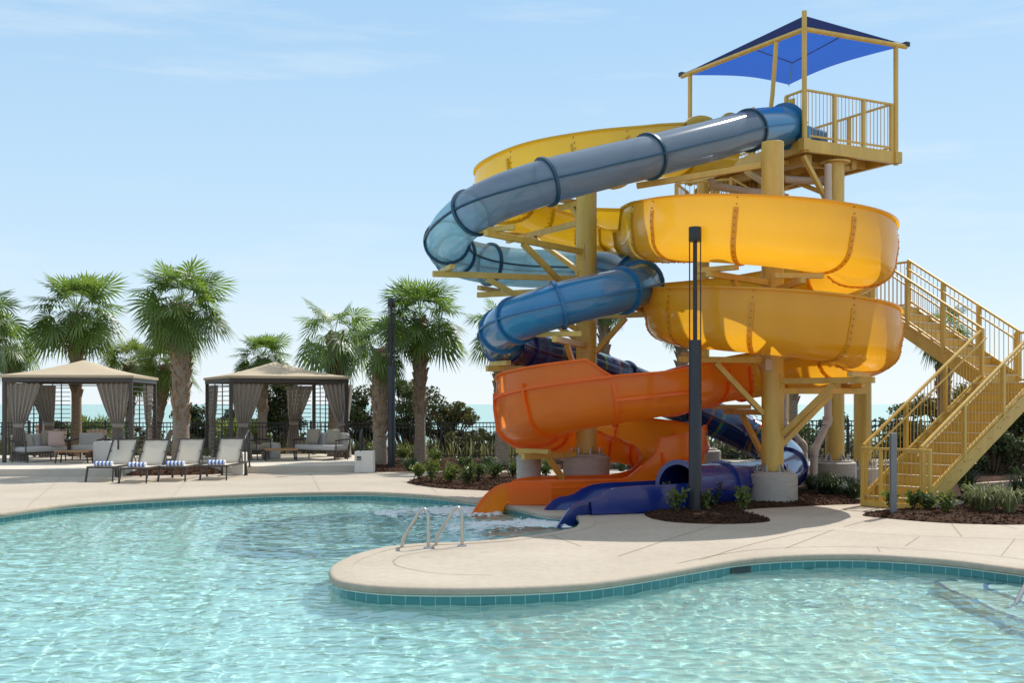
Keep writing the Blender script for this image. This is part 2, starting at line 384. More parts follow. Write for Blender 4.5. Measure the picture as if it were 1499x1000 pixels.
# ------------------------------------------------------------------ the pool
WATER = -.17
far = [(0,751),(50,744),(100,738),(200,731),(300,726),(400,722),(500,720.3),(560,721),(640,726),(690,732.5)]
ctrl = [G(*p) for p in far]
ctrl += [Vector((-.21,21.4,0)), Vector((.54,19.45,0)), Vector((1.02,19.1,0))]
ctrl += [G(*p) for p in [(849,760),(846,768),(838,773),(800,780.5),(740,789),(680,793.5),(640,795),(606,796.5),(560,801.5),(522,811),(492,824),(482.5,836),(492,849),(520,855),(560,859),(620,861),(680,861.3),(750,860),(815,857),(875,852),(950,841),(1025,828),(1090,818),(1165,812.6),(1250,811.5),(1325,815),(1400,821),(1455,828)]]
ctrl += [Vector(p) for p in [(5.78,12.8,0),(6.12,12.1,0),(6.25,11.0,0),(6.3,9.5,0),(6.2,7.5,0),(5.6,5.6,0),(4,4.5,0),(1,4.0,0),(-3,4.0,0),(-7,4.6,0),(-11,6.2,0),(-14,9.2,0),(-14.6,12.6,0),(-13.2,15.6,0),(-11.2,17.8,0)]]
cl, ci = catmull(ctrl+[ctrl[0]], 10)
cl, ci, cq = resample(cl, ci, .11); cl = cl[:-1]
def offset_loop(L, d):
    """offset of a closed loop; positive = away from the water"""
    t = np.roll(L,-1,0)-np.roll(L,1,0); t[:,2] = 0; t /= np.linalg.norm(t, axis=1)[:,None]
    nrm = np.stack([-t[:,1], t[:,0], 0*t[:,0]], 1)          # left of travel
    return L+nrm*d
def area(L): return .5*np.sum(L[:,0]*np.roll(L[:,1],-1)-np.roll(L[:,0],-1)*L[:,1])
OUT = 1 if area(cl) < 0 else -1                              # clockwise loop: land is on the left
N = len(cl)
seglen = np.concatenate([[0], np.cumsum(np.linalg.norm(np.diff(np.vstack([cl, cl[:1]]), axis=0), axis=1))])
def ring(prof, name, m, smooth=40, uv=False):
    mb = MB(); rows = []; uvs = []
    for d, z in prof:
        L = offset_loop(cl, OUT*d); r = [Vector((p[0], p[1], z)) for p in L]; rows.append(r+[r[0]])
        uvs += [(seglen[k], z+.245) for k in range(N+1)]
    mb.grid(rows, uvs=uvs if uv else None)
    return tag(build(name, mb, m, smooth=smooth), kind='structure')
DECK_IN = .24
ring([(DECK_IN,-.02),(DECK_IN,.006),(.035,.006),(.012,.0),(-.006,-.016),(-.012,-.04),(-.008,-.066),(.006,-.078),(.03,-.08)], 'pool_coping', M['coping'])
ring([(.03,-.078),(.024,-.078),(.024,-.094),(.03,-.094)], 'pool_grout_line', M['grout'])
ring([(.03,-.09),(.03,-.245)], 'pool_tile_band', M['tile'], uv=True)
ring([(.032,-.243),(.03,-.30),(-.02,-.42),(-.10,-.53),(-.24,-.62),(-.45,-.685),(-.75,-.725),(-1.1,-.75)], 'pool_wall', M['plaster'], smooth=180)
mb = MB(); mb.grid([[Vector((x,y,-.735)) for x in np.linspace(-15.6,7.4,24)] for y in np.linspace(3,25,23)])
pool_floor = tag(build('pool_floor', mb, M['plaster']), kind='structure')
# deck with the pool cut out of it
outer = [Vector(p) for p in [(-75,-15,0),(75,-15,0),(75,38.6,0),(-75,38.6,0)]]
hole = [Vector((p[0],p[1],0)) for p in offset_loop(cl, OUT*(DECK_IN-.012))]
mb = MB(); mb.add(outer+hole, tessellate_polygon([outer, hole]))
deck = tag(build('pool_deck', mb, M['deck']), kind='structure')
for p in deck.data.polygons:
    if p.normal.z < 0: p.flip()

# joints sawn in the deck: one that follows the pool edge and several that cross it
def strip(mb, pts, w, z=.004):
    pts = [Vector((p[0],p[1],z)) for p in pts]; rows = []
    for i, p in enumerate(pts):
        t = (pts[min(i+1,len(pts)-1)]-pts[max(i-1,0)]).normalized(); n = Vector((-t.y,t.x,0))
        rows.append([p+n*w/2, p-n*w/2])
    mb.grid(rows)
jm = MB()
def smooth_strip(px, w=.014):
    c, i = catmull([G(*p) for p in px], 8); strip(jm, c, w)
smooth_strip([(960,833),(1040,815),(1100,806),(1165,802),(1250,801),(1325,804),(1400,809),(1470,816),(1530,824)], .012)
smooth_strip([(575,822),(590,814),(640,806),(700,803)], .010); smooth_strip([(575,822),(585,830),(640,840),(720,843)], .010)
smooth_strip([(1000,828),(1110,795),(1200,778),(1300,783),(1400,787),(1520,791)], .012)
for a, b in [((1150,803),(1220,776)),((1325,800),(1346,786)),((1290,801.5),(1290.5,801.8)),((1466,814),(1486,789)),((1392,766),(1408,786)),((1235,772),(1320,748)),((800,782),(850,800)),
             ((905,815),(985,788)),((985,788),(1050,768)),((1290,811),(1284,801)),((1448,765),(1490,775)),((840,772),(900,764)),((40,742),(90,700)),((250,730),(275,702)),((470,722),(455,694)),((640,722),(610,697)),((1182,758),(1260,742))]:
    strip(jm, [G(*a), G(*b)], .012)
tag(build('deck_joint', jm, M['joint']), kind='structure')

# underwater steps at the right-hand wall, each with a dark blue tile nosing
sb = MB(); nb = MB()
for x0, z, yb in ((5.72,-.195,12.6),(5.28,-.25,12.95),(4.84,-.33,13.25)):
    e = [(x0+.35,yb),(x0+.12,yb-.03),(x0+.02,yb-.18),(x0,yb-.5),(x0-.02,10.5),(x0-.02,8.0),(x0+.3,7.2)]
    c, i = catmull([Vector((a,b,z)) for a, b in e], 8); c = [Vector(p) for p in c]
    poly = c+[Vector((6.6,7.2,z)), Vector((6.6,yb+.4,z)), Vector((x0+.35,yb+.4,z))]
    sb.add(poly, tessellate_polygon([poly]))
    sb.grid([c, [p-Vector((0,0,.3)) for p in c]])
    rows = []
    for k, p in enumerate(c):
        t = (c[min(k+1,len(c)-1)]-c[max(k-1,0)]).normalized(); n = Vector((-t.y,t.x,0))
        n = n if n.x > 0 else -n
        rows.append([p-n*.006-Vector((0,0,.06)), p-n*.006+Vector((0,0,.004)), p+n*.045+Vector((0,0,.004))])
    nb.grid(rows)
tag(build('pool_steps', sb, M['step_plaster']), kind='structure'); tag(build('pool_step_nosing', nb, M['tile_blue']), kind='structure')

# rippled water surface: a real wave mesh
def waves(X, Y):
    r = np.random.RandomState(5); Z = np.zeros_like(X)
    for k in range(54):
        lam = .10*(1.056**k); a = r.normal(0, .9)+.35+PI/2
        if k % 3 == 0: a += PI/2
        amp = .0020*(lam/.3)**.12 if lam > .2 else .0019*(lam/.2)**1.2
        kx, ky = math.cos(a)*2*PI/lam, math.sin(a)*2*PI/lam
        wob = .35*np.sin(.7*X*r.uniform(.4,1.6)+r.uniform(0,6))+.35*np.sin(.7*Y*r.uniform(.4,1.6)+r.uniform(0,6))
        Z += amp*.60*np.sin(kx*X+ky*Y+r.uniform(0,6.28)+2.4*wob)
    return Z
def in_poly(px, py, L):
    ins = np.zeros(px.shape, bool); x, y = L[:,0], L[:,1]; j = len(L)-1
    for i in range(len(L)):
        c = ((y[i] > py) != (y[j] > py)) & (px < (x[j]-x[i])*(py-y[i])/(y[j]-y[i]+1e-12)+x[i]); ins ^= c; j = i
    return ins
def water_patch(x0, x1, y0, y1, st):
    xs = np.arange(x0, x1+st*.5, st); ys = np.arange(y0, y1+st*.5, st)
    X, Y = np.meshgrid(xs, ys); return X, Y
coarse = offset_loop(cl, OUT*.20)[::3]
st = .036
X, Y = water_patch(-15, 6.9, 3.6, 24.6, st)
Z = WATER+waves(X, Y)*(.92+.30*np.sin(.55*X+.8*np.sin(.4*Y)+1)*np.sin(.47*Y+.9*np.sin(.35*X)+.5))
# choppier where the slides pour in
d1 = np.exp(-((X+.9)**2+(Y-21.3)**2)/2.4)+np.exp(-((X-.3)**2+(Y-19.2)**2)/1.6)
rr = np.random.RandomState(3)
Z += d1*.02*np.sin(9*X+4*np.sin(3*Y))*np.sin(8*Y+3*np.sin(4*X))
ny, nx = X.shape
cxm = (X[:-1,:-1]+X[1:,1:])/2; cym = (Y[:-1,:-1]+Y[1:,1:])/2
keep = in_poly(cxm, cym, coarse)
ids = np.arange(nx*ny).reshape(ny, nx)
q = np.stack([ids[:-1,:-1][keep], ids[:-1,1:][keep], ids[1:,1:][keep], ids[1:,:-1][keep]], 1)
used = np.unique(q); remap = -np.ones(nx*ny, int); remap[used] = np.arange(len(used)); q = remap[q]
V = np.stack([X.ravel()[used], Y.ravel()[used], Z.ravel()[used]], 1)
me = bpy.data.meshes.new('pool_water'); me.from_pydata(V.tolist(), [], q.tolist()); me.polygons.foreach_set('use_smooth', [True]*len(me.polygons))
water = bpy.data.objects.new('pool_water', me); COL.objects.link(water); tag(water, kind='structure')
def water_mat():
    m, nt, bs, out = new_mat('pool_water'); nt.nodes.remove(bs)
    fr = nt.nodes.new('ShaderNodeFresnel'); fr.inputs['IOR'].default_value = 1.33
    rf = nt.nodes.new('ShaderNodeBsdfRefraction'); rf.inputs['IOR'].default_value = 1.33; rf.inputs['Roughness'].default_value = 0; rf.inputs['Color'].default_value = (.78,.985,.96,1)
    gl = nt.nodes.new('ShaderNodeBsdfGlossy'); gl.inputs['Roughness'].default_value = .02; gl.inputs['Color'].default_value = (1,1,1,1)
    # some light is let straight through, added to brighten the floor and soften caustics
    tp_ = nt.nodes.new('ShaderNodeBsdfTransparent'); tp_.inputs['Color'].default_value = (.80,.985,.96,1)
    m0 = nt.nodes.new('ShaderNodeMixShader'); m0.inputs[0].default_value = .26
    nt.links.new(rf.outputs[0], m0.inputs[1]); nt.links.new(tp_.outputs[0], m0.inputs[2])
    mx = nt.nodes.new('ShaderNodeMixShader')
    nt.links.new(fr.outputs[0], mx.inputs[0]); nt.links.new(m0.outputs[0], mx.inputs[1]); nt.links.new(gl.outputs[0], mx.inputs[2]); nt.links.new(mx.outputs[0], out.inputs['Surface'])
    return m
me.materials.append(water_mat())
sun.cycles.is_caustics_light = True
water.cycles.is_caustics_caster = True
for o in bpy.data.objects:
    if o.name in ('pool_floor','pool_wall','pool_steps','pool_step_nosing','pool_tile_band'): o.cycles.is_caustics_receiver = True

# white water where the slides pour in
def foam(name, a, b, w0, w1, n, seed):
    r = random.Random(seed); mb = MB(); a, b = Vector(a), Vector(b); t = (b-a).normalized(); s = Vector((-t.y,t.x,0))
    for k in range(n):
        u = r.random()**1.3; wd = w0+(w1-w0)*u
        p = a+(b-a)*u+s*r.gauss(0,.42)*wd; p.z = WATER+.006+r.random()*.03*(1-u)**3
        R = r.uniform(.012,.055)*(1.15-.6*u); el = r.uniform(1,2.6); an = r.gauss(math.atan2(t.y,t.x),.5); h = R*r.uniform(.2,.6)*(1.2-u)
        ring_ = []; m = 7
        for i in range(m):
            th = 2*PI*i/m; x, y = math.cos(th)*R*el*r.uniform(.7,1.2), math.sin(th)*R*r.uniform(.7,1.2)
            ring_.append(p+Vector((x*math.cos(an)-y*math.sin(an), x*math.sin(an)+y*math.cos(an), -.015)))
        mid = [p+(q_-p)*.55+Vector((0,0,h*.8)) for q_ in ring_]
        vs = ring_+mid+[p+Vector((0,0,h))]
        mb.add(vs, [(i,(i+1)%m,m+(i+1)%m,m+i) for i in range(m)]+[(m+i,m+(i+1)%m,2*m) for i in range(m)])
    return tag(build(name, mb, M['foam'], smooth=180), kind='stuff')
foam('white_water', (-.45,21.7,0), (-2.5,21.1,0), .75, 1.0, 2300, 1)
foam('white_water', (.72,19.4,0), (-1.1,18.85,0), .5, .7, 2200, 2)

# ------------------------------------------------------------------ land and sea beyond the deck
def dune_h(x, y):
    b = 0.0
    if y > 38: b = -min(1, (y-38)/34.0)**1.4*3.4
    b += .10*math.sin(x*.33+y*.21)+.08*math.sin(x*.71-y*.4) if y > 40 else 0
    return b-.012
mb = MB(); rows = []
for y in list(np.linspace(38.4, 90, 44)):
    rows.append([Vector((x, y, dune_h(x, y))) for x in np.linspace(-120,120,121)])
mb.grid(rows); tag(build('dune_ground', mb, M['sand'], smooth=180), kind='structure')
mb = MB(); mb.add([(-30000,66,-3.1),(30000,66,-3.1),(30000,45000,-3.1),(-30000,45000,-3.1)], [(0,1,2,3)])
tag(build('sea', mb, M['sea']), kind='structure')
mb = MB()
r = random.Random(8)
for k in range(15000):
    y = 39.3+ (r.random()**1.6)*24; x = r.uniform(-.52,.56)*y*1.05
    h = r.uniform(.35,.85) if y < 46 else r.uniform(.5,1.0)
    z = dune_h(x,y)
    if z+h > 1.05: h = 1.05-z
    a = r.uniform(0,2*PI); w_ = r.uniform(.02,.05); ln = r.uniform(.1,.5)*h; d = Vector((math.cos(a),math.sin(a),0)); s = Vector((-d.y,d.x,0))
    b = Vector((x,y,z)); 
    mb.add([b-s*w_, b+s*w_, b+d*ln*.35+Vector((0,0,h*.62))+s*w_*.7, b+d*ln*.35+Vector((0,0,h*.62))-s*w_*.7, b+d*ln+Vector((0,0,h))], [(0,1,2,3),(3,2,4)])
tag(build('dune_grass', mb, M['grass_dune']), kind='stuff')

mb = MB(); r = random.Random(21)
for k in range(19000):
    x = r.uniform(-25,22); y = 39.6+r.random()**1.5*5 if x < 3 else 38.4+r.random()*6-max(0,x-3)*.35
    cl_ = .5+.5*math.sin(x*1.7+3*math.sin(y*.9))*math.sin(x*.61+y*1.3)
    hmax = (1.02 if x < -6.5 else (.35 if x < 0 else (.8 if x < 8 else 1.35)))*(.45+.55*cl_)+.12; z = dune_h(x,y)+hmax*r.random()**.6
    d = Vector((r.gauss(0,1),r.gauss(0,1),r.gauss(.5,.7))).normalized(); s = d.cross(Vector((r.gauss(0,1),r.gauss(0,1),r.gauss(0,1)))).normalized(); L = r.uniform(.08,.19); p = Vector((x,y,z))
    mb.add([p-d*L*.5, p+s*L*.3, p+d*L*.5, p-s*L*.3], [(0,1,2,3)])
tag(build('dune_scrub', mb, M['scrub']), kind='stuff')

# planting beds: mounded bark mulch
def bed(poly, h=.05, name='mulch_bed', inset=.25):
    L = np.array([[p.x,p.y,0] for p in poly])
    if area(L) < 0: L = L[::-1].copy()
    c, i = catmull([Vector(p) for p in L]+[Vector(L[0])], 6); c, i, q_ = resample(c, i, .16); L = c[:-1]
    mb = MB(); x0, y0 = L[:,0].min(), L[:,1].min(); x1, y1 = L[:,0].max(), L[:,1].max()
    stp = .12 if (x1-x0)*(y1-y0) < 60 else .22
    xs = np.arange(x0, x1, stp); ys = np.arange(y0, y1, stp)
    Xg, Yg = np.meshgrid(xs, ys); ins = in_poly(Xg.ravel(), Yg.ravel(), L).reshape(Xg.shape)
    D = np.full(Xg.shape, 9.0)
    for p in L: D = np.minimum(D, np.hypot(Xg-p[0], Yg-p[1]))
    rs = np.random.RandomState(len(L))
    ok = ins & (D > .1)
    pts = [Vector((a, b, .012)) for a, b, _ in L]
    inner = [Vector((x+rs.uniform(-.02,.02), y+rs.uniform(-.02,.02), .012+h*min(1, d/inset)+rs.uniform(-.012,.018))) for x, y, d in zip(Xg[ok], Yg[ok], D[ok])]
    from mathutils.geometry import delaunay_2d_cdt
    v2 = [p.to_2d() for p in pts+inner]; n = len(pts)
    res = delaunay_2d_cdt(v2, [], [list(range(n))], 1, 1e-5)
    zs = [p.z for p in pts+inner]
    vv = [(p.x, p.y, max([zs[j] for j in o_] or [.02])) for p, o_ in zip(res[0], res[3])]
    mb.add(vv, [tuple(f) for f in res[2]])
    # loose bark chips
    rc = random.Random(len(L)); nchip = int(min(5000, 160*abs(area(L)))); bb = (x0,x1,y0,y1)
    cx_ = np.array([(rc.uniform(x0,x1), rc.uniform(y0,min(y1,y0+5))) for _ in range(nchip*2)]); okc = in_poly(cx_[:,0], cx_[:,1], L)
    for (a_, b_) in cx_[okc][:nchip]:
        rot_ = Euler((rc.uniform(-.5,.5), rc.uniform(-.5,.5), rc.uniform(0,6.28))).to_matrix(); dd_ = np.hypot(L[:,0]-a_, L[:,1]-b_).min()
        mb.box((a_,b_,.02+h*min(1,dd_/inset)), (rc.uniform(.03,.09), rc.uniform(.010,.03), .010), rot=rot_)
    # rim down to the deck
    mb.grid([[p for p in pts]+[pts[0]], [Vector((p.x,p.y,-.01)) for p in pts]+[Vector((pts[0].x,pts[0].y,-.01))]])
    return tag(build(name, mb, M['mulch'], smooth=50), kind='structure')
bed([G(*p) for p in [(596,708),(625,713),(660,716.5),(700,718),(760,722)]]+[Vector((1.2,23.0,0)),Vector((3.6,24.2,0)),Vector((3.4,28.0,0)),Vector((.5,29.3,0))]+[G(*p) for p in [(700,689.5),(640,694),(610,701)]])
bed([G(*p) for p in [(944,754),(952,747),(985,741),(1030,737)]]+[Vector((3.6,21.0,0)),Vector((4.0,24.2,0)),Vector((4.2,29.5,0)),Vector((4.6,35.6,0)),Vector((8.6,34.6,0)),Vector((8.7,29.5,0)),Vector((7.9,24.6,0)),Vector((6.7,22.3,0))]+[G(*p) for p in [(1262,737.5),(1220,739.5),(1160,742.5),(1110,745),(1085,749),(1110,757),(1127,763.5),(1090,767),(1040,767.5),(985,765),(955,760)]])
bed([G(*p) for p in [(1262,755),(1300,749.5),(1345,748),(1385,746)]]+[Vector((8.6,21.6,0)),Vector((8.9,24,0)),Vector((9.3,28,0)),Vector((9.2,34.4,0)),Vector((14,31.9,0)),Vector((18.5,29.4,0)),Vector((17,22,0)),Vector((11,18.0,0))]+[G(*p) for p in [(1499,768.5),(1440,768),(1380,766),(1320,761.5)]])
bed([Vector(p) for p in [(-10.05,29.4,0),(-7.75,30.4,0),(-9.3,33,0),(-10.4,37.3,0),(-10.75,37.2,0),(-10.15,33,0)]], h=.12)
bed([Vector(p) for p in [(-3.95,31.2,0),(-3.0,31.2,0),(-1.6,31.8,0),(2,32.4,0),(6,32.6,0),(6,36.6,0),(-4.1,37.4,0)]], h=.08)
# planted strip along the foot of the fence
# ------------------------------------------------------------------ raised terraces
def slab(name, poly, z0, z1, m, bevel=.012):
    mb = MB(); n = len(poly); t = [Vector((p[0],p[1],z1)) for p in poly]; b = [Vector((p[0],p[1],z0)) for p in poly]
    mb.add(t+b, [tuple(range(n))]+[(i,i+n,(i+1)%n+n,(i+1)%n) for i in range(n)])
    return tag(build(name, mb, m, bevel=bevel), kind='structure')
TZ = .19
def rounded(poly): 
    a = np.array([[*p,0] for p in poly]); return poly if area(a) > 0 else poly[::-1]
slab('cabana_terrace', rounded([(-26,27.6),(-19,28.6),(-15,29.1),(-10.1,29.5),(-10.2,33),(-10.8,37.2),(-26,37.2)]), -.02, TZ, M['terrace'])
slab('cabana_terrace', rounded([(-7.7,30.4),(-5.9,30.9),(-4.05,31.3),(-4.15,36.5),(-6.2,38.3),(-10.3,37.2),(-9.25,33)]), -.02, TZ, M['terrace'])
mb = MB(); mb.add([(-10.1,33.1,.03),(-9.3,33.1,.03),(-10.3,37.3,.03),(-10.7,37.3,.03)], [(0,1,2,3)])
# ------------------------------------------------------------------ blue tube slide
TUBE = [P(1156,184,24.95),P(1100,190,23.9),P(1040,206,22.8),P(950,229,21.6),P(870,248,20.8),P(800,266,20.25),P(735,288,20.1),P(690,312,20.4),P(659,342,21.2),
        P(658,367,22.3),P(695,383,23.3),P(760,392,23.9),P(840,395,24.05),P(900,397,23.7),P(936,405,22.8),P(932,419,21.5),P(880,432,20.7),P(820,446,20.4),P(770,463,20.5),
        P(738,481,21.2),P(735,500,22.2),P(770,514,23.0),P(830,530,23.7),P(900,553,24.4),P(970,582,25.1),P(1050,616,25.5),P(1100,639,25.5),P(1138,661,25.0),P(1152,680,24.0),
        P(1135,697,22.9),P(1090,706.5,21.8),P(1040,711,20.8),P(994,713,20.05)]
tp, ti = catmull(TUBE, 14); tp, ti, ts = resample(tp, ti, .09)
tT, tS, tU = path_frames(tp)
TR = .405
blue_slide = thing('tube_slide', 'enclosed blue tube slide with smoky clear and navy sections, ending in an open blue trough', 'water slide', (tp[-1][0], tp[-1][1], 0))
def tube_mesh(i0, i1, R, n=28):
    rows = []; uvs = []
    for i in range(i0, i1+1):
        for k in range(n+1):
            a = 2*PI*k/n; uvs.append((ts[i], k/n))
        rows.append([Vector(tp[i]+(tS[i]*math.cos(2*PI*k/n)+tU[i]*math.sin(2*PI*k/n))*R) for k in range(n+1)])
    mb = MB(); mb.grid(rows, uvs=uvs); return mb
def band_mesh(i, R0, R1, wdt, n=32):
    c, t, s, u = tp[i], tT[i], tS[i], tU[i]; rows = []
    for off, R in ((-wdt/2,R0),(-wdt/2,R1),(wdt/2,R1),(wdt/2,R0)):
        rows.append([Vector(c+t*off+(s*math.cos(2*PI*k/n)+u*math.sin(2*PI*k/n))*R) for k in range(n)])
    mb = MB(); mb.grid(rows, closed=True); return mb
def i_at(v): return int(np.argmin(abs(ti-v)))
# joints by control-point index, with the colour of the section that follows
joints = [0, 1.05, 3.0, 5.0, 7.0, 8.4, 9.3, 10.4, 12.2, 13.8, 14.7, 15.5, 17.1, 18.3, 19.2, 20.1, 20.9, 22.0, 23.2, 24.4, 25.9, 27.0, 28.3, 29.3, 30.7, 32.0]
kinds = ['fibre_blue','smoke','smoke','smoke','aqua','aqua','aqua','aqua','fibre_blue','fibre_blue','fibre_blue','fibre_blue','fibre_blue','fibre_blue','fibre_blue','fibre_navy','plaid','plaid','plaid','plaid','plaid','fibre_navy','fibre_navy','fibre_navy','fibre_royal']
for j in range(len(joints)-1):
    a, b = i_at(joints[j]), i_at(joints[j+1]); k = kinds[j]
    build('tube_section', tube_mesh(a, b, TR if j else TR*1.07), M[k], blue_slide, smooth=180)
    fm = M['flange_dark'] if k in ('smoke','aqua') else (M['flange_blue'] if k == 'fibre_blue' else M['fibre_navy'])
    if j: build('flange', band_mesh(a, TR-.01, TR+.05, .055), fm, blue_slide, smooth=40)
    # bolted seam along both sides of the section
    sb_ = MB()
    for sgn in (-1, 1):
        rows = []
        for i in range(a, b+1):
            s, u = tS[i]*sgn, tU[i]
            rows.append([Vector(tp[i]+s*(TR-.002)+u*.018), Vector(tp[i]+s*(TR+.04)+u*.014), Vector(tp[i]+s*(TR+.04)-u*.014), Vector(tp[i]+s*(TR-.002)-u*.018)])
        sb_.grid(rows)
    build('seam', sb_, fm, blue_slide)
build('flange', band_mesh(2, TR, TR+.10, .06), M['flange_blue'], blue_slide, smooth=40)
build('flange', band_mesh(len(tp)-1, TR-.01, TR+.075, .10), M['fibre_royal'], blue_slide, smooth=40)

# open flume: U section whose two walls can be raised independently
def flume_profile(hL, hR, W, dep, lip=.06):
    p = []
    p += [(-W-lip, hL-.035), (-W-lip, hL), (-W-.012*max(0,hL), hL)]
    for q in (.66,.33): p.append((-W-.045*math.sin(q*PI)*min(1,max(0,hL)*1.5), hL*q))
    for k in range(0, 13):
        a = PI*k/12; p.append((-W*math.copysign(abs(math.cos(a))**.85, math.cos(a)), -dep*math.sin(a)**.85))
    for q in (.33,.66): p.append((W+.045*math.sin(q*PI)*min(1,max(0,hR)*1.5), hR*q))
    p += [(W+.012*max(0,hR), hR), (W+lip, hR), (W+lip, hR-.035)]
    return p
class Flume:
    def __init__(s, pts, hL, hR, W, dep, step=.09):
        p, i = catmull(pts, 14); s.p, s.i, s.s = resample(p, i, step); s.T, s.S, s.U = path_frames(s.p)
        f = lambda tab: np.interp(s.i, [a for a,_ in tab], [b for _,b in tab])
        s.hL, s.hR, s.W, s.D = f(hL), f(hR), f(W), f(dep)
    def at(s, v): return int(np.argmin(abs(s.i-v)))
    def rows(s, a, b, grow=0):
        out = []
        for k in range(a, b+1):
            pr = flume_profile(s.hL[k], s.hR[k], s.W[k]+grow, s.D[k]+grow)
            out.append([Vector(s.p[k]+s.S[k]*u+s.U[k]*v) for u, v in pr])
        return out
    def section(s, a, b):
        mb = MB(); mb.grid(s.rows(a, b)); return mb
    def rib(s, k, wdt=.05, out=.06, thick=None):
        """flange standing proud of the outside of the joint"""
        pr0 = flume_profile(s.hL[k], s.hR[k], s.W[k], s.D[k])[3:-3]; pr1 = flume_profile(s.hL[k], s.hR[k], s.W[k]+out, s.D[k]+out)[3:-3]
        rows = []
        for off, pr in ((-wdt/2,pr0),(-wdt/2,pr1),(wdt/2,pr1),(wdt/2,pr0)):
            rows.append([Vector(s.p[k]+s.T[k]*off+s.S[k]*u+s.U[k]*v) for u, v in pr])
        mb = MB(); mb.grid(rows); return mb
    def bolts(s, k, out, gap=.115):
        pr = flume_profile(s.hL[k], s.hR[k], s.W[k], s.D[k])[2:-2]
        q = np.array(pr); L = np.concatenate([[0], np.cumsum(np.linalg.norm(np.diff(q,axis=0),axis=1))]); mb = MB()
        for d in np.arange(.08, L[-1]-.05, gap):
            u, v = np.interp(d, L, q[:,0]), np.interp(d, L, q[:,1]); u2, v2 = np.interp(d+.02, L, q[:,0]), np.interp(d+.02, L, q[:,1])
            n = np.array([v2-v, -(u2-u)]); n = n/np.linalg.norm(n)
            nv = s.S[k]*n[0]+s.U[k]*n[1]
            for off in ((0,) if out < .03 else (-.06,)):
                c = s.p[k]+s.T[k]*off+s.S[k]*u+s.U[k]*v
                e_ = out if out < .03 else 0; sg = 1 if np.dot(nv, s.S[k]*u+s.U[k]*(v+.2)) > 0 else -1; mb.tube([Vector(c+nv*sg*(e_-.01)), Vector(c+nv*sg*(e_+.012))], .0125, 6)
        return mb
    def lengthwise(s, a, b, side, v, out=.07, h=.05):
        """stiffening rib that runs along the outside of one wall"""
        rows = []
        for k in range(a, b+1):
            c = s.p[k]+s.S[k]*side*(s.W[k]+.02)+s.U[k]*v; o = s.S[k]*side
            rows.append([Vector(c-o*.03), Vector(c+o*out), Vector(c+o*out-s.U[k]*h), Vector(c-o*.03-s.U[k]*h)])
        mb = MB(); mb.grid(rows); return mb

def loop(cx, cy, r, z):
    return [Vector((cx+r*math.cos(math.radians(a)), cy+r*math.sin(math.radians(a)), zz)) for a, zz in z]
Y1 = [Vector(p) for p in [(4.55,25.4,7.5),(3.6,24.35,7.2),(2.6,23.4,6.9),(1.7,22.95,6.64),(.6,23.2,6.44),(-.15,24.4,6.25),(.5,25.6,6.05),(1.65,26.0,5.85),(2.5,25.0,5.58),(2.74,23.3,5.26)]]
Y1 += loop(4.66,21.3,1.79,[(180,4.98),(225,4.82),(270,4.66),(315,4.54),(0,4.43),(45,4.2),(90,3.9),(135,3.65)])
Y1 += loop(4.89,21.3,1.65,[(180,3.40),(225,3.26),(270,3.12),(315,2.98),(0,2.83),(45,2.62)])
Y1 += [Vector(p) for p in [(4.9,23.15,2.44),(3.9,22.75,2.28),(3.1,21.5,2.12),(2.3,20.55,1.98),(1.25,20.5,1.80),(.5,21.15,1.60),(.36,22.2,1.42),(.7,23.35,1.27),(1.6,24.15,1.12),(2.5,24.1,.98),
        (3.1,23.5,.84),(3.2,22.65,.66),(2.85,21.9,.50),(2.2,21.5,.41),(1.5,21.42,.385),(.7,21.45,.365),(.2,21.5,.335),(-.15,21.56,.22),(-.50,21.66,-.34)]]
LO = .16
hR_ = [(0,.6),(3,.5),(4,LO),(7,LO),(9.35,.18),(9.5,.6),(10,.65),(23,.65),(24,.5),(25.2,.32),(26,.16),(30,LO),(33,LO),(37,.10),(39,.10),(40,.10),(41,.10),(42,.12)]
hL_ = [(0,.6),(2.2,.6),(3,.62),(7.6,.62),(9.2,.6),(9.9,.35),(10.6,LO),(23,LO),(24,.3),(25,.42),(25.9,.52),(27.0,.46),(27.5,.48),(27.72,.82),(30.1,.92),(30.35,.62),(32,.6),(34.9,.62),(35.05,.84),(36.60,.80),(36.66,.50),(36.8,.44),(37.3,.10),(40,.10),(42,.12)]
W_ = [(0,.62),(35,.62),(37,.56),(39,.56),(40,.60),(41,.66),(42,.72)]
D_ = [(0,.45),(24,.45),(26,.40),(35,.40),(37.5,.33),(40,.28),(42,.26)]
fl1 = Flume(Y1, hL_, hR_, W_, D_)
open_slide = thing('open_flume_slide', 'open flume slide, yellow in its upper coils, orange lower down and at its chute', 'water slide', (-.22,21.6,0))
js = [0,1.25,2.6,3.4,4.2,5.1,6.0,7.0,8.0,9.0,10.0,10.55,11.5,12.55,13.7,14.6,15.5,16.6,17.6,18.5,19.5,20.5,21.6,22.5,23.4,24.25,25.3,26.3,27.5,28.6,29.6,30.6,31.6,32.6,33.6,34.6,35.6,36.5,37.4,38.9,42]
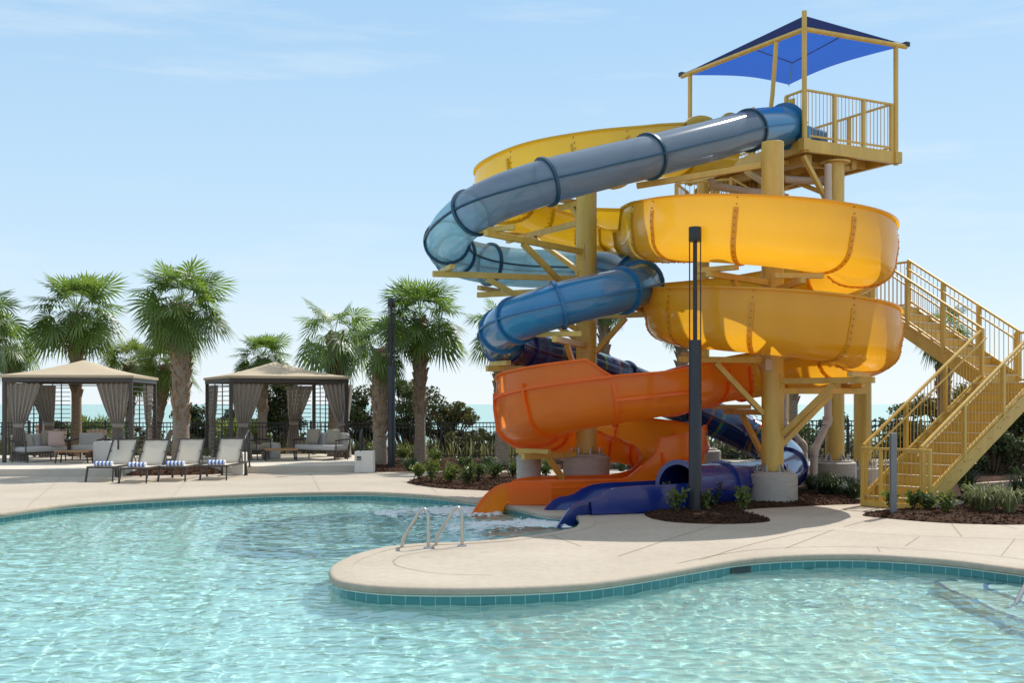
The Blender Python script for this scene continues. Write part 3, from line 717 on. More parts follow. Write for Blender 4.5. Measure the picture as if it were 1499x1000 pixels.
for j in range(len(js)-1):
    a, b = fl1.at(js[j]), fl1.at(js[j+1]); m = 'fibre_lemon' if js[j] < 9.5 else ('fibre_yellow' if js[j] < 24 else 'fibre_orange')
    build('flume_section', fl1.section(a, b), M[m], open_slide, smooth=45)
    if j and j < len(js)-2:
        out_ = .055 if js[j] > 24 or js[j] < 9.5 else .022; mb = fl1.rib(a, wdt=.05 if out_ > .03 else .09, out=out_); nf = len(mb.f)
        if js[j] < 27: bm_ = fl1.bolts(a, out_); mb.add(bm_.v, bm_.f)
        o = build('joint_flange', mb, M[m], open_slide, smooth=40); o.data.materials.append(M['bolt'])
        for p in o.data.polygons[nf:]: p.material_index = 1
build('stiffening_rib', fl1.lengthwise(fl1.at(27.5), fl1.at(30.6), -1, .48), M['fibre_orange'], open_slide)
build('stiffening_rib', fl1.lengthwise(fl1.at(26.3), fl1.at(27.5), -1, .06), M['fibre_orange'], open_slide)
build('stiffening_rib', fl1.lengthwise(fl1.at(34.6), fl1.at(36.5), -1, .36), M['fibre_orange'], open_slide)
build('stiffening_rib', fl1.lengthwise(fl1.at(38.0), fl1.at(40.3), -1, -.02, out=.03, h=.03), M['fibre_orange'], open_slide)
# scalloped splash guards on the start of the yellow flume
for i0, i1, h in ((.0,.55,.16),(.75,1.4,.12)):
    for side in (-1, 1):
        a, b = fl1.at(i0), fl1.at(i1); rows = []
        for k in range(a, b+1):
            q = (k-a)/(b-a); hh = (fl1.hL[k] if side < 0 else fl1.hR[k]); top = hh+h*math.sin(PI*q)**.6
            c = fl1.p[k]+fl1.S[k]*side*(fl1.W[k]+.03)
            rows.append([Vector(c+fl1.U[k]*(hh-.1)), Vector(c+fl1.U[k]*top), Vector(c+fl1.S[k]*side*.05+fl1.U[k]*top), Vector(c+fl1.S[k]*side*.05+fl1.U[k]*(hh-.1))])
        mb = MB(); mb.grid(rows, closed=True); build('splash_guard', mb, M['fibre_lemon'], open_slide, smooth=40)
# the blue run-out trough belongs to the tube slide
Bp = [Vector(p) for p in [(2.9,20.02,.34),(2.3,19.85,.33),(1.8,19.7,.325),(1.52,19.62,.285),(1.30,19.55,.16),(1.12,19.5,.11),(.92,19.45,.05),(.62,19.37,-.36)]]
fb = Flume(Bp, [(0,.16),(2,.14),(7,.14)], [(0,.16),(2,.14),(7,.14)], [(0,.43),(3,.45),(5,.50),(7,.56)], [(0,.30),(7,.27)])
build('exit_trough', fb.section(0, len(fb.p)-1), M['fibre_royal'], blue_slide, smooth=50)
sk = MB()       # outer skirts of the trough down to the deck
for side in (-1,1):
    rows = []
    for k in range(0, fb.at(4.6)+1):
        c = fb.p[k]+fb.S[k]*side*(fb.W[k]+.055); rows.append([Vector(c+fb.U[k]*(fb.hL[k]-.03)), Vector((c[0],c[1],.015))])
    sk.grid(rows)
build('trough_skirt', sk, M['fibre_royal'], blue_slide)
sk = MB()
for side in (-1,):
    rows = []
    for k in range(fl1.at(38.9), fl1.at(40.4)+1):
        c = fl1.p[k]+fl1.S[k]*side*(fl1.W[k]+.05); rows.append([Vector(c+fl1.U[k]*(fl1.hL[k]-.03)), Vector((c[0],c[1],.015))])
    sk.grid(rows)
build('chute_skirt', sk, M['fibre_orange'], open_slide)

# ------------------------------------------------------------------ columns with piers and carrying arms
def column(x, y, top, r, pier_r, pier_h, label, arms=(), cap=True, z0=0):
    t = thing('support_column', label, 'column', (x,y,z0), group='mustard steel columns under the slides and tower')
    mb = MB(); mb.cyl((x,y,z0+pier_h+.05), r, top-pier_h-.05-z0, 36); build('shaft', mb, M['paint'], t, smooth=40, bevel=.006)
    if pier_r:
        mb = MB(); mb.lathe((x,y,z0-.05), [(pier_r,0),(pier_r,pier_h+.03),(pier_r-.03,pier_h+.05)], 40); pr_ = build('pier', mb, M['pier'], t, smooth=40)
        mb = MB(); mb.lathe((x,y,z0+pier_h), [(pier_r*.80,0),(pier_r*.80,.035),(pier_r*.80-.01,.045)], 36); build('base_plate', mb, M['pier'], pr_, smooth=40)
        mb = MB()
        for k in range(8):
            a = 2*PI*k/8+.2; c = Vector((x+pier_r*.66*math.cos(a), y+pier_r*.66*math.sin(a), z0+pier_h+.04)); mb.cyl(c, .016, .13, 8); mb.cyl(c+Vector((0,0,.02)), .034, .03, 6)
        for k in range(4):
            a = 2*PI*k/4+.6; d = Vector((math.cos(a),math.sin(a),0)); c = Vector((x,y,z0+pier_h+.05))+d*r
            s = Vector((-d.y,d.x,0))*.008; mb.add([c+s,c+d*.10+s,c+Vector((0,0,.16))+s,c-s,c+d*.10-s,c+Vector((0,0,.16))-s],[(0,1,2),(5,4,3),(0,3,4,1),(1,4,5,2),(2,5,3,0)])
        build('anchor_bolts', mb, M['bolt_steel'], pr_)
    for (ex, ey, ez, wd) in arms:
        e = Vector((ex,ey,ez)); c = Vector((x,y,ez)); d = (e-c); d.z = 0; d.normalize(); s0 = c+d*(r-.01)
        mb = MB(); mb.bar(s0, e+d*.28, wd*.85, .11); ar_ = build('arm', mb, M['paint'], t, bevel=.006)
        L = (e-c).length
        mb = MB(); mb.bar(Vector((x,y,ez-min(1.0,.62*L)))+d*(r-.01), c+d*(L*.72)+Vector((0,0,-.06)), .085, .10); build('brace', mb, M['paint'], ar_, bevel=.005)
        mb = MB(); mb.bar(s0+Vector((0,0,-.14)), s0+Vector((0,0,.14)), .16, .03, up=d); build('gusset', mb, M['paint'], ar_)
        sd_ = Vector((-d.y,d.x,0))
        mb = MB(); mb.bar(e-sd_*.42+Vector((0,0,.10)), e+sd_*.42+Vector((0,0,.10)), .10, .09); build('saddle', mb, M['paint'], ar_, bevel=.005)
    return t
def under(path, i, drop): k = int(np.argmin(abs(path[1]-i))); p = path[0][k]; return (p[0], p[1], p[2]-drop, .11)
TP = (tp, ti); FP = (fl1.p, fl1.i)
U_T, U_F = TR+.215, .45+.215
c2 = column(1.47,22.5,6.15,.205,.46,.84,'mustard column inside the blue tube coils, on a concrete pier behind the orange chute',
    [under(TP,8.4,U_T),under(TP,6.2,U_T),under(TP,10.4,U_T),under(TP,12.5,U_T),under(TP,14.6,U_T),under(TP,17.1,U_T),under(TP,19.6,U_T),under(FP,3.5,U_F),under(FP,5.5,U_F),under(FP,7.2,U_F),under(TP,21,U_T),under(FP,29.3,U_F)])
c1 = column(4.89,21.35,6.78,.205,.46,.56,'tall mustard column among the yellow coils, on the pale round pier nearest the deck',
    [under(FP,11.2,U_F),under(FP,14.4,U_F),under(FP,16.0,U_F),under(FP,18.3,U_F),under(FP,22.3,U_F),under(FP,21.2,U_F),under(FP,24.4,U_F),under(FP,12.2,U_F)])
mb = MB()
for k in range(2): mb.box((4.89-.03-.1,21.35-.235,2.62-.1*k),(.13,.07,.16-.1*k))
build('junction_box', mb, M['pvc'], c1, bevel=.006)
c3 = column(7.15,25.2,7.22,.205,.46,.58,'mustard steel tower column on a concrete pier beside the bent beige downpipe')
c4 = column(8.35,27.1,3.78,.205,.42,.35,'short mustard steel column under the upper stair landing, right of the downpipe')
c5 = column(4.62,27.5,7.22,.15,.42,.75,'slim mustard column far behind the lamp post, on a pier half hidden by the navy tube')
c6 = column(6.95,29.0,7.22,.11,.0,.0,'thinnest mustard tower column, at the far corner behind the front pier')
# small pier that carries the left bend of the orange flume
sp_ = thing('flume_support_pier', 'narrow dark concrete pier under the left bend of the orange flume', 'pier', (.33,22.4,0))
mb = MB(); mb.lathe((.33,22.4,-.05), [(.24,0),(.24,.88),(.23,.90)], 32); build('pier', mb, M['pier'], sp_, smooth=40)
mb = MB(); mb.cyl((.33,22.4,.84), .20, .10, 32); build('cap', mb, M['paint'], sp_, smooth=40)
# long beam from the front column to the blue tube and the yellow start
mb = MB(); a = Vector((4.70,21.45,6.37)); mb.bar(a, P(932,272,22.0), .09, .11); build('arm', mb, M['paint'], c1, bevel=.006)

# ------------------------------------------------------------------ launch tower
Fp = Vector((6.3,24.5,0)); e1 = Vector((.885,.465,0)); e2 = Vector((-.455,.89,0)); DW, DL, DZ = 2.62, 4.05, 7.58
def D(a, b, z): return Fp+e1*a+e2*b+Vector((0,0,z))
RZ = math.atan2(e1.y, e1.x)
tower = thing('launch_tower', 'mustard steel launch platform with railings at the top of the slides', 'tower', (Fp.x,Fp.y,0))
mb = MB(); mb.box(D(DW/2,DL/2,DZ-.03),(DW-.12,DL-.12,.05),RZ); build('deck_floor', mb, M['paint_dark'], tower)
for a, b in (((0,0),(DW,0)),((DW,0),(DW,DL)),((0,DL),(DW,DL)),((0,0),(0,DL))):
    mb = MB(); mb.bar(D(*a,DZ-.14), D(*b,DZ-.14), .10, .27); build('edge_beam', mb, M['paint'], tower, bevel=.006)
for k in range(1,5):
    mb = MB(); mb.bar(D(.06,DL*k/5,DZ-.16), D(DW-.06,DL*k/5,DZ-.16), .08, .19); build('joist', mb, M['paint_dark'], tower)
mb = MB(); mb.bar(D(DW*.62,.2,DZ-.36), D(DW*.62,DL-.1,DZ-.36), .14, .2); build('girder', mb, M['paint_dark'], tower)
mb = MB(); mb.bar(D(DW*.12,.2,DZ-.36), D(DW*.12,DL-.1,DZ-.36), .14, .2); build('girder', mb, M['paint_dark'], tower)
for a, b in ((D(.0,.05,DZ-.35),Vector((7.05,25.1,6.15))),(D(.1,1.5,DZ-.35),Vector((7.0,25.2,6.5))),(D(DW,1.6,DZ-.3),Vector((7.25,25.25,6.3))),(D(0.05,.9,DZ-.33),D(DW*.6,.3,DZ-.42)),(D(.05,3.2,DZ-.33),Vector((4.7,27.45,6.3))),(D(.02,2.0,DZ-.33),Vector((5.0,21.5,5.9)))):
    mb = MB(); mb.bar(a, b, .09, .10); build('brace', mb, M['paint'], tower, bevel=.005)
mb = MB(); mb.cyl((7.15,25.2,7.2), .34, .03, 24); mb.cyl((7.15,25.2,7.18), .06, .2, 10); build('column_head', mb, M['paint'], tower, smooth=40)
def railing(parent, a, b, h=1.07, post_gap=1.25, mid=None, first=True, last=True, pick=.105, low=.09, m='paint', post_w=.075, hr=False):
    """posts, top rail, bottom rail and thin pickets between two floor points (may climb)"""
    a, b = Vector(a), Vector(b); L = Vector((b.x-a.x, b.y-a.y, 0)).length; n = max(1, round(L/post_gap)); up = Vector((0,0,1))
    for k in range(n+1):
        if (k == 0 and not first) or (k == n and not last): continue
        c = a.lerp(b, k/n); mb = MB(); mb.bar(c-up*.06, c+up*(h-.01), post_w, post_w, up=(b-a).normalized()); build('rail_post', mb, M[m], parent, bevel=.004)
    d = (b-a).normalized()
    mb = MB(); mb.bar(a+up*h-d*.03, b+up*h+d*.03, .055, .045); build('top_rail', mb, M[m], parent, bevel=.006)
    mb = MB(); mb.bar(a+up*low, b+up*low, .04, .04); build('bottom_rail', mb, M[m], parent)
    if hr:
        s = d.cross(up).normalized()*hr
        mb = MB(); mb.tube([a+up*(h-.18)+s, b+up*(h-.18)+s], .021, 8); build('handrail', mb, M[m], parent, smooth=60)
    mb = MB(); np_ = int(L/pick)
    for k in range(1, np_):
        c = a.lerp(b, k/np_); mb.tube([c+up*low, c+up*(h-.015)], .008, 5, cap=False)
    build('picket_row', mb, M[m], parent, smooth=90)
railing(tower, D(.03,.03,DZ), D(DW-.03,.03,DZ), post_gap=.86)
railing(tower, D(DW-.03,.03,DZ), D(DW-.03,DL-.03,DZ), post_gap=1.3, first=False)
railing(tower, D(DW-.03,DL-.03,DZ), D(1.3,DL-.03,DZ), first=False)
railing(tower, D(.03,.03,DZ), D(.03,.62,DZ), post_gap=.6, first=False)
railing(tower, D(.03,1.75,DZ), D(.03,2.35,DZ), post_gap=.6)
mb = MB(); mb.box(D(.02,.45,DZ+.62),(.05,.2,.7),RZ); build('start_panel', mb, M['fibre_lemon'], tower, bevel=.01)
mb = MB(); tp0 = Vector(tp[0]); mb.box(tp0+e1*.35+Vector((0,0,-.22)),(.9,.8,.30),RZ+.3); build('start_tub', mb, M['fibre_blue'], blue_slide, bevel=.06)
# shade sail on its frame
shade = thing('shade_canopy', 'blue fabric shade sail on mustard posts above the launch platform', 'canopy', (Fp.x,Fp.y,DZ))
SZ = 9.95
for (a, b, z1) in ((0,0,SZ+.36),(DW,0,SZ+.05),(0,DL,SZ+.14)):
    mb = MB(); p = D(a,b,0)-(e1*.06+e2*.06 if (a,b)==(0,0) else (-e1*.08 if a else -e2*.1)); mb.tube([p+Vector((0,0,DZ-.3)), p+Vector((0,0,z1))], .055, 12); build('post', mb, M['paint'], shade, smooth=60)
    mb = MB(); mb.box(p+Vector((0,0,DZ-.14)),(.2,.2,.26),RZ); build('post_shoe', mb, M['paint'], shade, bevel=.01)
mb = MB(); mb.tube([D(.05,1.35,DZ), D(.0,1.05,DZ+1.2), D(-.05,.86,SZ-.04)], .05, 12); build('post', mb, M['paint'], shade, smooth=60)
q0, qR, qL, qB = D(0,0,SZ), D(DW+.38,-.02,SZ+.05), D(-.02,DL+.42,SZ+.12), D(DW+.55,DL+.1,SZ+.25)
for a, b in ((q0,qR),(q0,qL)):
    mb = MB(); mb.tube([a,b], .055, 12); build('beam', mb, M['paint'], shade, smooth=60)
    mb = MB(); mb.box(b+Vector((0,0,.05)),(.12,.12,.10),RZ); build('end_bracket', mb, M['black_metal'], shade)
cF, cR, cL, cB = q0+Vector((0,0,.27)), qR+Vector((0,0,.03)), qL+Vector((0,0,.03)), qB
rows = []; n = 18
for i in range(n+1):
    u = i/n; row = []
    for k in range(n+1):
        v = k/n
        p = cF*(1-u)*(1-v)+cR*u*(1-v)+cL*(1-u)*v+cB*u*v
        sag = .42*(u*4*v*(1-v)+v*4*u*(1-u))              # edges R-B and L-B scallop inward
        cen = (cF+cR+cL+cB)/4
        p = p+(cen-p)*(.17*(u**3*4*v*(1-v)+v**3*4*u*(1-u)))
        p.z += -.10*16*u*(1-u)*v*(1-v)
        row.append(p)
    rows.append(row)
mb = MB(); mb.grid(rows); build('fabric', mb, M['sail'], shade, smooth=180)
for edge, bm0, bm1, o_ in (([r_[0] for r_ in rows], q0, qR, e2*-.03), (rows[0], q0, qL, e1*-.03)):
    mb = MB(); mb.grid([[p+o_ for p in edge], [bm0.lerp(bm1,i/n)+o_+Vector((0,0,.05)) for i in range(n+1)]]); build('edge_band', mb, M['sail_band'], shade, solid=.012)
for a, b, in (((.0,.45),(.5,.5)),((.45,.0),(.5,.5)),((.5,.5),(1,1))):
    pa = rows[int(a[0]*n)][int(a[1]*n)]; pb = rows[int(b[0]*n)][int(b[1]*n)]; mb = MB(); mb.tube([pa-Vector((0,0,.03)), pb-Vector((0,0,.03))], .012, 6); build('cable', mb, M['black_metal'], shade)
# ------------------------------------------------------------------ stair
stair = thing('access_stair', 'mustard steel stair climbing in turning flights to the launch tower, with thin picket railings', 'staircase', (6.47,20.9,0))
def flight(base, d, L, rise, width, n, z0, label=None, railL=True, railR=True, posts=1.15):
    """base = near-left foot; d = climbing direction; width to the right"""
    d = Vector((d[0],d[1],0)).normalized(); s = Vector((d.y,-d.x,0)); base = Vector((base[0],base[1],z0)); top = base+d*L+Vector((0,0,rise))
    for o in (0, width):
        mb = MB(); mb.bar(base+s*o+Vector((0,0,.02)), top+s*o+Vector((0,0,-.06)), .05, .27); 
        for k in range(n):
            c = base+s*o+d*(L*(k+.5)/n)+Vector((0,0,rise*(k+.5)/n))
            for sg in (-1,1): mb.tube([c+s*sg*.02+d*.03, c+s*sg*.036+d*.03], .016, 6); mb.tube([c+s*sg*.02-d*.06, c+s*sg*.036-d*.06], .016, 6)
        build('stringer', mb, M['paint'], stair)
        mb = MB()
        for q in (.03,): mb.bar(base+s*o+Vector((0,0,.175)), top+s*o+Vector((0,0,.095)), .085, .03)
        build('stringer_flange', mb, M['paint'], stair)
    for k in range(n):
        c = base+d*(L*(k+.5)/n)+s*width/2+Vector((0,0,rise*(k+1)/n-.02)); ang = math.atan2(s.y,s.x)
        mb = MB(); mb.box(c,(width-.06,L/n+.02,.035),ang); mb.box(c-d*(L/n/2)+Vector((0,0,-rise/n/2)),(width-.06,.012,rise/n-.02),ang); t = build('tread', mb, M['paint'], stair)
        mb = MB(); mb.box(c-d*(L/n/2+.012)+Vector((0,0,.012)),(width-.07,.03,.018),ang); build('nosing', mb, M['nosing'], t)
    if railL: railing(stair, base+Vector((0,0,.12)), top+Vector((0,0,.10)), h=1.0, post_gap=posts, hr=.09)
    if railR: railing(stair, base+s*width+Vector((0,0,.12)), top+s*width+Vector((0,0,.10)), h=1.0, post_gap=posts, hr=-.09)
    return top, d, s
es = Vector((.816,.579,0)); eu = Vector((-.543,.84,0)).normalized()
top1, d1, s1 = flight((6.47,20.9), es, 3.75, 2.28, 1.22, 12, 0)
def landing(poly, z):
    mb = MB(); n = len(poly); t = [Vector((p.x,p.y,z)) for p in poly]; b = [p-Vector((0,0,.2)) for p in t]
    mb.add(t+b, [tuple(range(n)),tuple(range(2*n-1,n-1,-1))]+[(i,(i+1)%n,(i+1)%n+n,i+n) for i in range(n)]); build('landing', mb, M['paint_dark'], stair, bevel=.004)
L0 = top1; W1 = 1.22
landing([L0, L0+s1*W1, L0+s1*W1+es*1.25, L0+es*1.25], 2.28)
railing(stair, L0+s1*W1, L0+s1*W1+es*1.25); railing(stair, L0+s1*W1+es*1.25, L0+es*1.25, first=False)
# the second flight turns back over the landing's left edge
top2, d2, s2 = flight((L0.x,L0.y), eu, 2.72, 1.77, 1.22, 9, 2.28, posts=.95)
A = top2; landing([A, A+s2*1.22, A+s2*1.22+eu*1.25, A+eu*1.25], 4.05)
railing(stair, A+s2*1.22, A+s2*1.22+eu*1.25, first=False); railing(stair, A+s2*1.22+eu*1.25, A+eu*1.25, first=False)
railing(stair, A+Vector((-.05,-.02,0)), A+eu*.05+Vector((-.62,-.3,0)), post_gap=.7)
e3 = Vector((-.93,.37,0)).normalized()
top3, d3, s3 = flight((A.x+eu.x*.1,A.y+eu.y*.1), e3, 3.1, 2.0, 1.2, 10, 4.05)
B_ = top3; landing([B_, B_+s3*1.2, B_+s3*1.2+e3*1.3, B_+e3*1.3], 6.05)
railing(stair, B_, B_+e3*1.3, first=False); railing(stair, B_+e3*1.3, B_+s3*1.2+e3*1.3, first=False)
b4 = B_+s3*1.2+e3*1.2
flight((b4.x+.1,b4.y), Vector((.93,.30,0)), 2.3, 1.53, 1.1, 8, 6.05)
for p in (L0+s1*1.1+es*1.1, L0+s1*1.1+es*.3, A+s2*1.1+eu*1.15): build('leg', MB().tube([Vector((p.x,p.y,0)), Vector((p.x,p.y,p.z-.1))], .07, 12), M['paint'], stair, smooth=60)
# gate across the foot of the stair
gate = thing('stair_gate', 'mustard picket gate closing the foot of the stair', 'gate', (6.47,20.9,0))
g0 = Vector((6.38,20.72,.0)); g1 = g0+s1*1.40; gb = g0-es*.0
railing(gate, g0, g0+s1*.36, h=1.06, post_gap=.5, post_w=.05, pick=.09, last=False); railing(gate, g0+s1*.40, g1, h=1.06, post_gap=1.1, post_w=.055, pick=.09)
mb = MB(); mb.bar(g0+Vector((0,0,.06)), g1+Vector((0,0,.06)), .05, .09); build('kick_plate', mb, M['paint'], gate)
gp = G(1307.5,756); tag(build('metal_bollard', MB().box((gp.x,gp.y,.69),(.095,.095,1.38)), M['grey_post'], loc=gp, bevel=.008), 'slim dark grey square post in front of the stair gate', 'post')
# pipes
def pipe(pts, r, label, m='pvc', name='drain_pipe', loc=None):
    c, i = catmull([Vector(p) for p in pts], 8); 
    mb = MB(); mb.tube([Vector(p) for p in pts], r, 16)
    t = build(name, mb, M[m], loc=Vector(pts[-1]), smooth=60); tag(t, label, 'pipe')
    for k in range(1,len(pts)-1):
        cm = MB()
        p, a, b = Vector(pts[k]), Vector(pts[k-1]), Vector(pts[k+1])
        cm.tube([p+(a-p).normalized()*.12, p+(a-p).normalized()*.04, p+((a-p).normalized()+(b-p).normalized())*.01, p+(b-p).normalized()*.04, p+(b-p).normalized()*.12], r*1.15, 16)
        build('pipe_elbow', cm, M[m], t, smooth=60)
    return t
pipe([P(1212,240,24.9),P(1212,618,24.9),P(1192,660,24.7),P(1191,715,24.6)], .085, 'thick beige downpipe with two bends beside the tower column')
pipe([P(1148,560,25.9),P(1148,620,25.9),P(1177,652,25.6),P(1180,722,25.4)], .07, 'beige pipe bending down behind the round front pier')
pipe([P(1040,262,25.0),P(1044,272,25.0),P(1104,282,24.8),P(1148,286,24.6)], .085, 'beige pipe running level under the launch platform', name='water_pipe')
pipe([P(1150,262,25.2),P(1212,266,25.1),P(1216,300,25.1)], .085, 'beige pipe turning down under the platform beside the tower column', name='water_pipe')
# ------------------------------------------------------------------ lamp posts
def lamp(px, py, label):
    b = G(px,py); t = thing('lamp_post', label, 'lamp post', b, group='tall black lamp posts')
    def L(name, mb, m='black_metal', **k): return build(name, mb, M[m], t, local=True, **k)
    L('base_plate', MB().lathe((0,0,0),[(.19,0),(.19,.02),(.17,.03)],28), 'bronze', smooth=40)
    L('shaft', MB().lathe((0,0,.02),[(.108,0),(.108,2.92),(.100,2.93)],28), smooth=40)
    L('core', MB().tube([(0,0,2.9),(0,0,4.66)],.034,14), smooth=60)
    for k in range(4):
        a = PI/4+k*PI/2+.35; L('rod', MB().tube([(.096*math.cos(a),.096*math.sin(a),2.9),(.096*math.cos(a),.096*math.sin(a),4.66)],.0105,8), smooth=60)
    L('lamp_head', MB().lathe((0,0,4.62),[(.10,0),(.108,.01),(.108,.24),(.10,.25)],28), smooth=40)
    return t
lamp(1017.5,752.5,'black cylindrical lamp post standing in the mulch bed in front of the yellow coils')
lamp(573,688,'black cylindrical lamp post among the palms right of the cabana')

# ------------------------------------------------------------------ cabanas
def curtain_mb(c, d, wt, wm, wb, z0, z1, shift=0, seed=0, ztie=1.05):
    """gathered cloth: wide at the rail, tied in the middle, loose at the foot; d = direction of the rail, shift moves the tie along it"""
    r = random.Random(seed); c = Vector(c); d = Vector(d).normalized(); nrm = Vector((-d.y,d.x,0)); rows = []; n = 46; ph = r.uniform(0,6)
    for i in range(33):
        z = z0+(z1-z0)*i/32
        if z > ztie: q = (z-ztie)/(z1-ztie); w_ = wm+(wt-wm)*q**.75; sh = shift*(1-q**.9)
        else: q = (ztie-z)/(ztie-z0); w_ = wm+(wb-wm)*q**.8; sh = shift
        amp = .055*min(1,w_/.4)+.012
        row = []
        for k in range(n+1):
            u = k/n-.5
            row.append(c+d*(u*w_+sh)+nrm*(amp*math.sin(u*2*PI*6.5+ph+.5*math.sin(z*2))+.3*amp*math.sin(u*2*PI*13+z))+Vector((0,0,z)))
        rows.append(row)
    mb = MB(); mb.grid(rows); return mb
def cabana(FLp, th, w_, label, curt, trel, seed):
    t = thing('cabana', label, 'cabana', (FLp[0],FLp[1],TZ), group='cabanas on the raised terrace')
    ex = Vector((math.cos(th),math.sin(th),0)); ey = Vector((-math.sin(th),math.cos(th),0)); o = Vector((FLp[0],FLp[1],TZ))
    Q = lambda a,b,z: o+ex*a+ey*b+Vector((0,0,z))
    ZT = 2.46
    for a in (0,w_):
        for b in (0,w_):
            build('post', MB().box(Q(a,b,ZT/2),(.10,.10,ZT),th), M['bronze'], t, bevel=.006)
    ov = .06
    for a,b in (((-ov,0),(w_+ov,0)),((-ov,w_),(w_+ov,w_))): build('beam', MB().bar(Q(*a,ZT-.06),Q(*b,ZT-.06),.12,.17), M['bronze'], t, bevel=.006)
    for a,b in (((0,.06),(0,w_-.06)),((w_,.06),(w_,w_-.06))): build('beam', MB().bar(Q(*a,ZT-.063),Q(*b,ZT-.063),.118,.165), M['bronze'], t, bevel=.006)
    for a,b in (((.05,.10),(w_-.05,.10)),((.05,w_-.10),(w_-.05,w_-.10))): build('curtain_rail', MB().tube([Q(*a,ZT-.20),Q(*b,ZT-.20)],.014,8), M['bronze'], t)
    # roof: shallow hipped canvas with a slight sag
    rows = []; n = 16; e = .10
    for i in range(n+1):
        row = []
        for k in range(n+1):
            u, v = i/n*2-1, k/n*2-1; m = max(abs(u),abs(v)); h = .50*(1-m)**1.0-.055*math.sin(PI*(1-m))
            row.append(Q(w_/2+u*(w_/2+e), w_/2+v*(w_/2+e), ZT+.05+h))
        rows.append(row)
    mb = MB(); mb.grid(rows)
    rim = [Q(-e,-e,ZT+.05),Q(w_+e,-e,ZT+.05),Q(w_+e,w_+e,ZT+.05),Q(-e,w_+e,ZT+.05)]
    mb.grid([rim+[rim[0]], [p-Vector((0,0,.075)) for p in rim]+[rim[0]-Vector((0,0,.075))]])
    build('canvas_roof', mb, M['canvas'], t, smooth=35)
    for k,(a,b,dx,dy,sh) in enumerate(curt):
        c = Q(a,b,0); d = ex*dx+ey*dy
        cu_ = build('curtain', curtain_mb(c, d, .95, .26, .55, .03, ZT-.19, sh, seed+k), M['curtain'], t, smooth=180)
        build('tie_band', MB().tube([c+d.normalized()*(sh-.14)+Vector((0,0,1.05)), c+d.normalized()*(sh+.14)+Vector((0,0,1.05))], .075, 10), M['curtain'], cu_, smooth=60)
    for (a0,b0,a1,b1) in trel:
        p0, p1 = Q(a0,b0,0), Q(a1,b1,0)
        mb = MB()
        for k in range(17): z = .16+k*.135; mb.bar(p0+Vector((0,0,z)), p1+Vector((0,0,z)), .02, .022)
        for q in (.33,.66): mb.bar(p0.lerp(p1,q)+Vector((0,0,.05)), p0.lerp(p1,q)+Vector((0,0,ZT-.15)), .02, .03)
        build('slat_screen', mb, M['bronze'], t)
    return t
cw = 3.5
cabana((-14.5,32.5), .115, cw, 'left cabana with tan canvas roof and grey curtains, at the photo left edge',
   [(.50,.06,1,0,-.12),(cw-.50,.06,1,0,.12),(.12,cw-.4,1,0,.25),(cw-.06,cw-.75,0,1,.1)], [(cw,.1,cw,cw-.1),(0,cw*.45,0,cw-.1),(.1,cw,.9,cw)], 3)
cabana((-8.2,33.2), .455, cw, 'right cabana with tan canvas roof and grey curtains, beside the black lamp post',
   [(.48,.06,1,0,-.12),(cw-.26,.06,1,0,.16),(.06,cw-.6,0,1,.1),(cw-.5,cw-.06,1,0,-.2),(cw-.06,.45,0,1,-.1)], [(0,.1,0,cw-.1),(cw-1.1,cw,cw-.1,cw),(cw,cw*.45,cw,cw-.1)], 40)

# ------------------------------------------------------------------ furniture
def soft_box(c, s, rz=0, rot=None): return MB().box(c, s, rz, rot)
def sofa(name, label, loc, rz, L=1.5, cat='sofa', cush='cushion', group=None):
    t = thing(name, label, cat, loc, rz, group)
    B = lambda n, mb, m, **k: build(n, mb, M[m], t, local=True, **k)
    for sx in (-1,1):
        for sy in (-1,1): B('leg', MB().tube([(sx*(L/2-.05),sy*.32,0),(sx*(L/2-.07),sy*.30,.28)],.018,8), 'bronze', smooth=60)
    mb = MB()
    for sy in (-1,1): mb.bar((-L/2,sy*.33,.27),(L/2,sy*.33,.27),.04,.04)
    for sx in (-1,1): mb.bar((sx*L/2,-.35,.27),(sx*L/2,.35,.27),.04,.04)
    B('frame', mb, 'bronze')
    for sx in (-1,1):
        mb = MB(); x = sx*(L/2+.01)
        mb.tube([(x,-.33,.26),(x,-.33,.58),(x,.34,.62)],.02,8); mb.bar((x,-.36,.60),(x,.34,.63),.06,.025); B('armrest', mb, 'bronze', smooth=40)
    B('back_frame', MB().bar((-L/2,.40,.70),(L/2,.40,.70),.04,.04).bar((-L/2,.34,.3),(-L/2,.40,.70),.04,.03).bar((L/2,.34,.3),(L/2,.40,.70),.04,.03), 'bronze')
    B('seat_cushion', soft_box((0,-.02,.37),(L-.05,.70,.16)), cush, bevel=.05)
    n = max(1, round(L/.75))
    for k in range(n):
        B('back_cushion', soft_box((-L/2+L*(k+.5)/n,.30,.60),(L/n-.06,.16,.40), rot=Matrix.Rotation(-.2,3,'X')), cush, bevel=.05)
    return t
def pillow(label, loc, rz, tilt, m, s=.44):
    mb = MB(); n = 12; rows = []
    for side in (1,):
        for i in range(n+1):
            row = []
            for k in range(n+1):
                u, v = i/n*2-1, k/n*2-1; row.append(Vector((u*s/2*(1-.06*v*v), 0, v*s/2*(1-.06*u*u))))
            rows.append(row)
    def lay(sg): return [[p+Vector((0, sg*.085*max(0,(1-(2*abs(p.x)/s)**2.4))**.6*max(0,(1-(2*abs(p.z)/s)**2.4))**.6, 0)) for p in r_] for r_ in rows]
    mb.grid(lay(1)); mb.grid(lay(-1))
    R = Matrix.Rotation(rz,3,'Z')@Matrix.Rotation(tilt,3,'X'); mb.v = [tuple(R@Vector(p)+Vector((0,0,s/2))) for p in mb.v]
    o = build('cushion', mb, m, local=True, smooth=180); o.location = loc
    return tag(o, label, 'cushion')
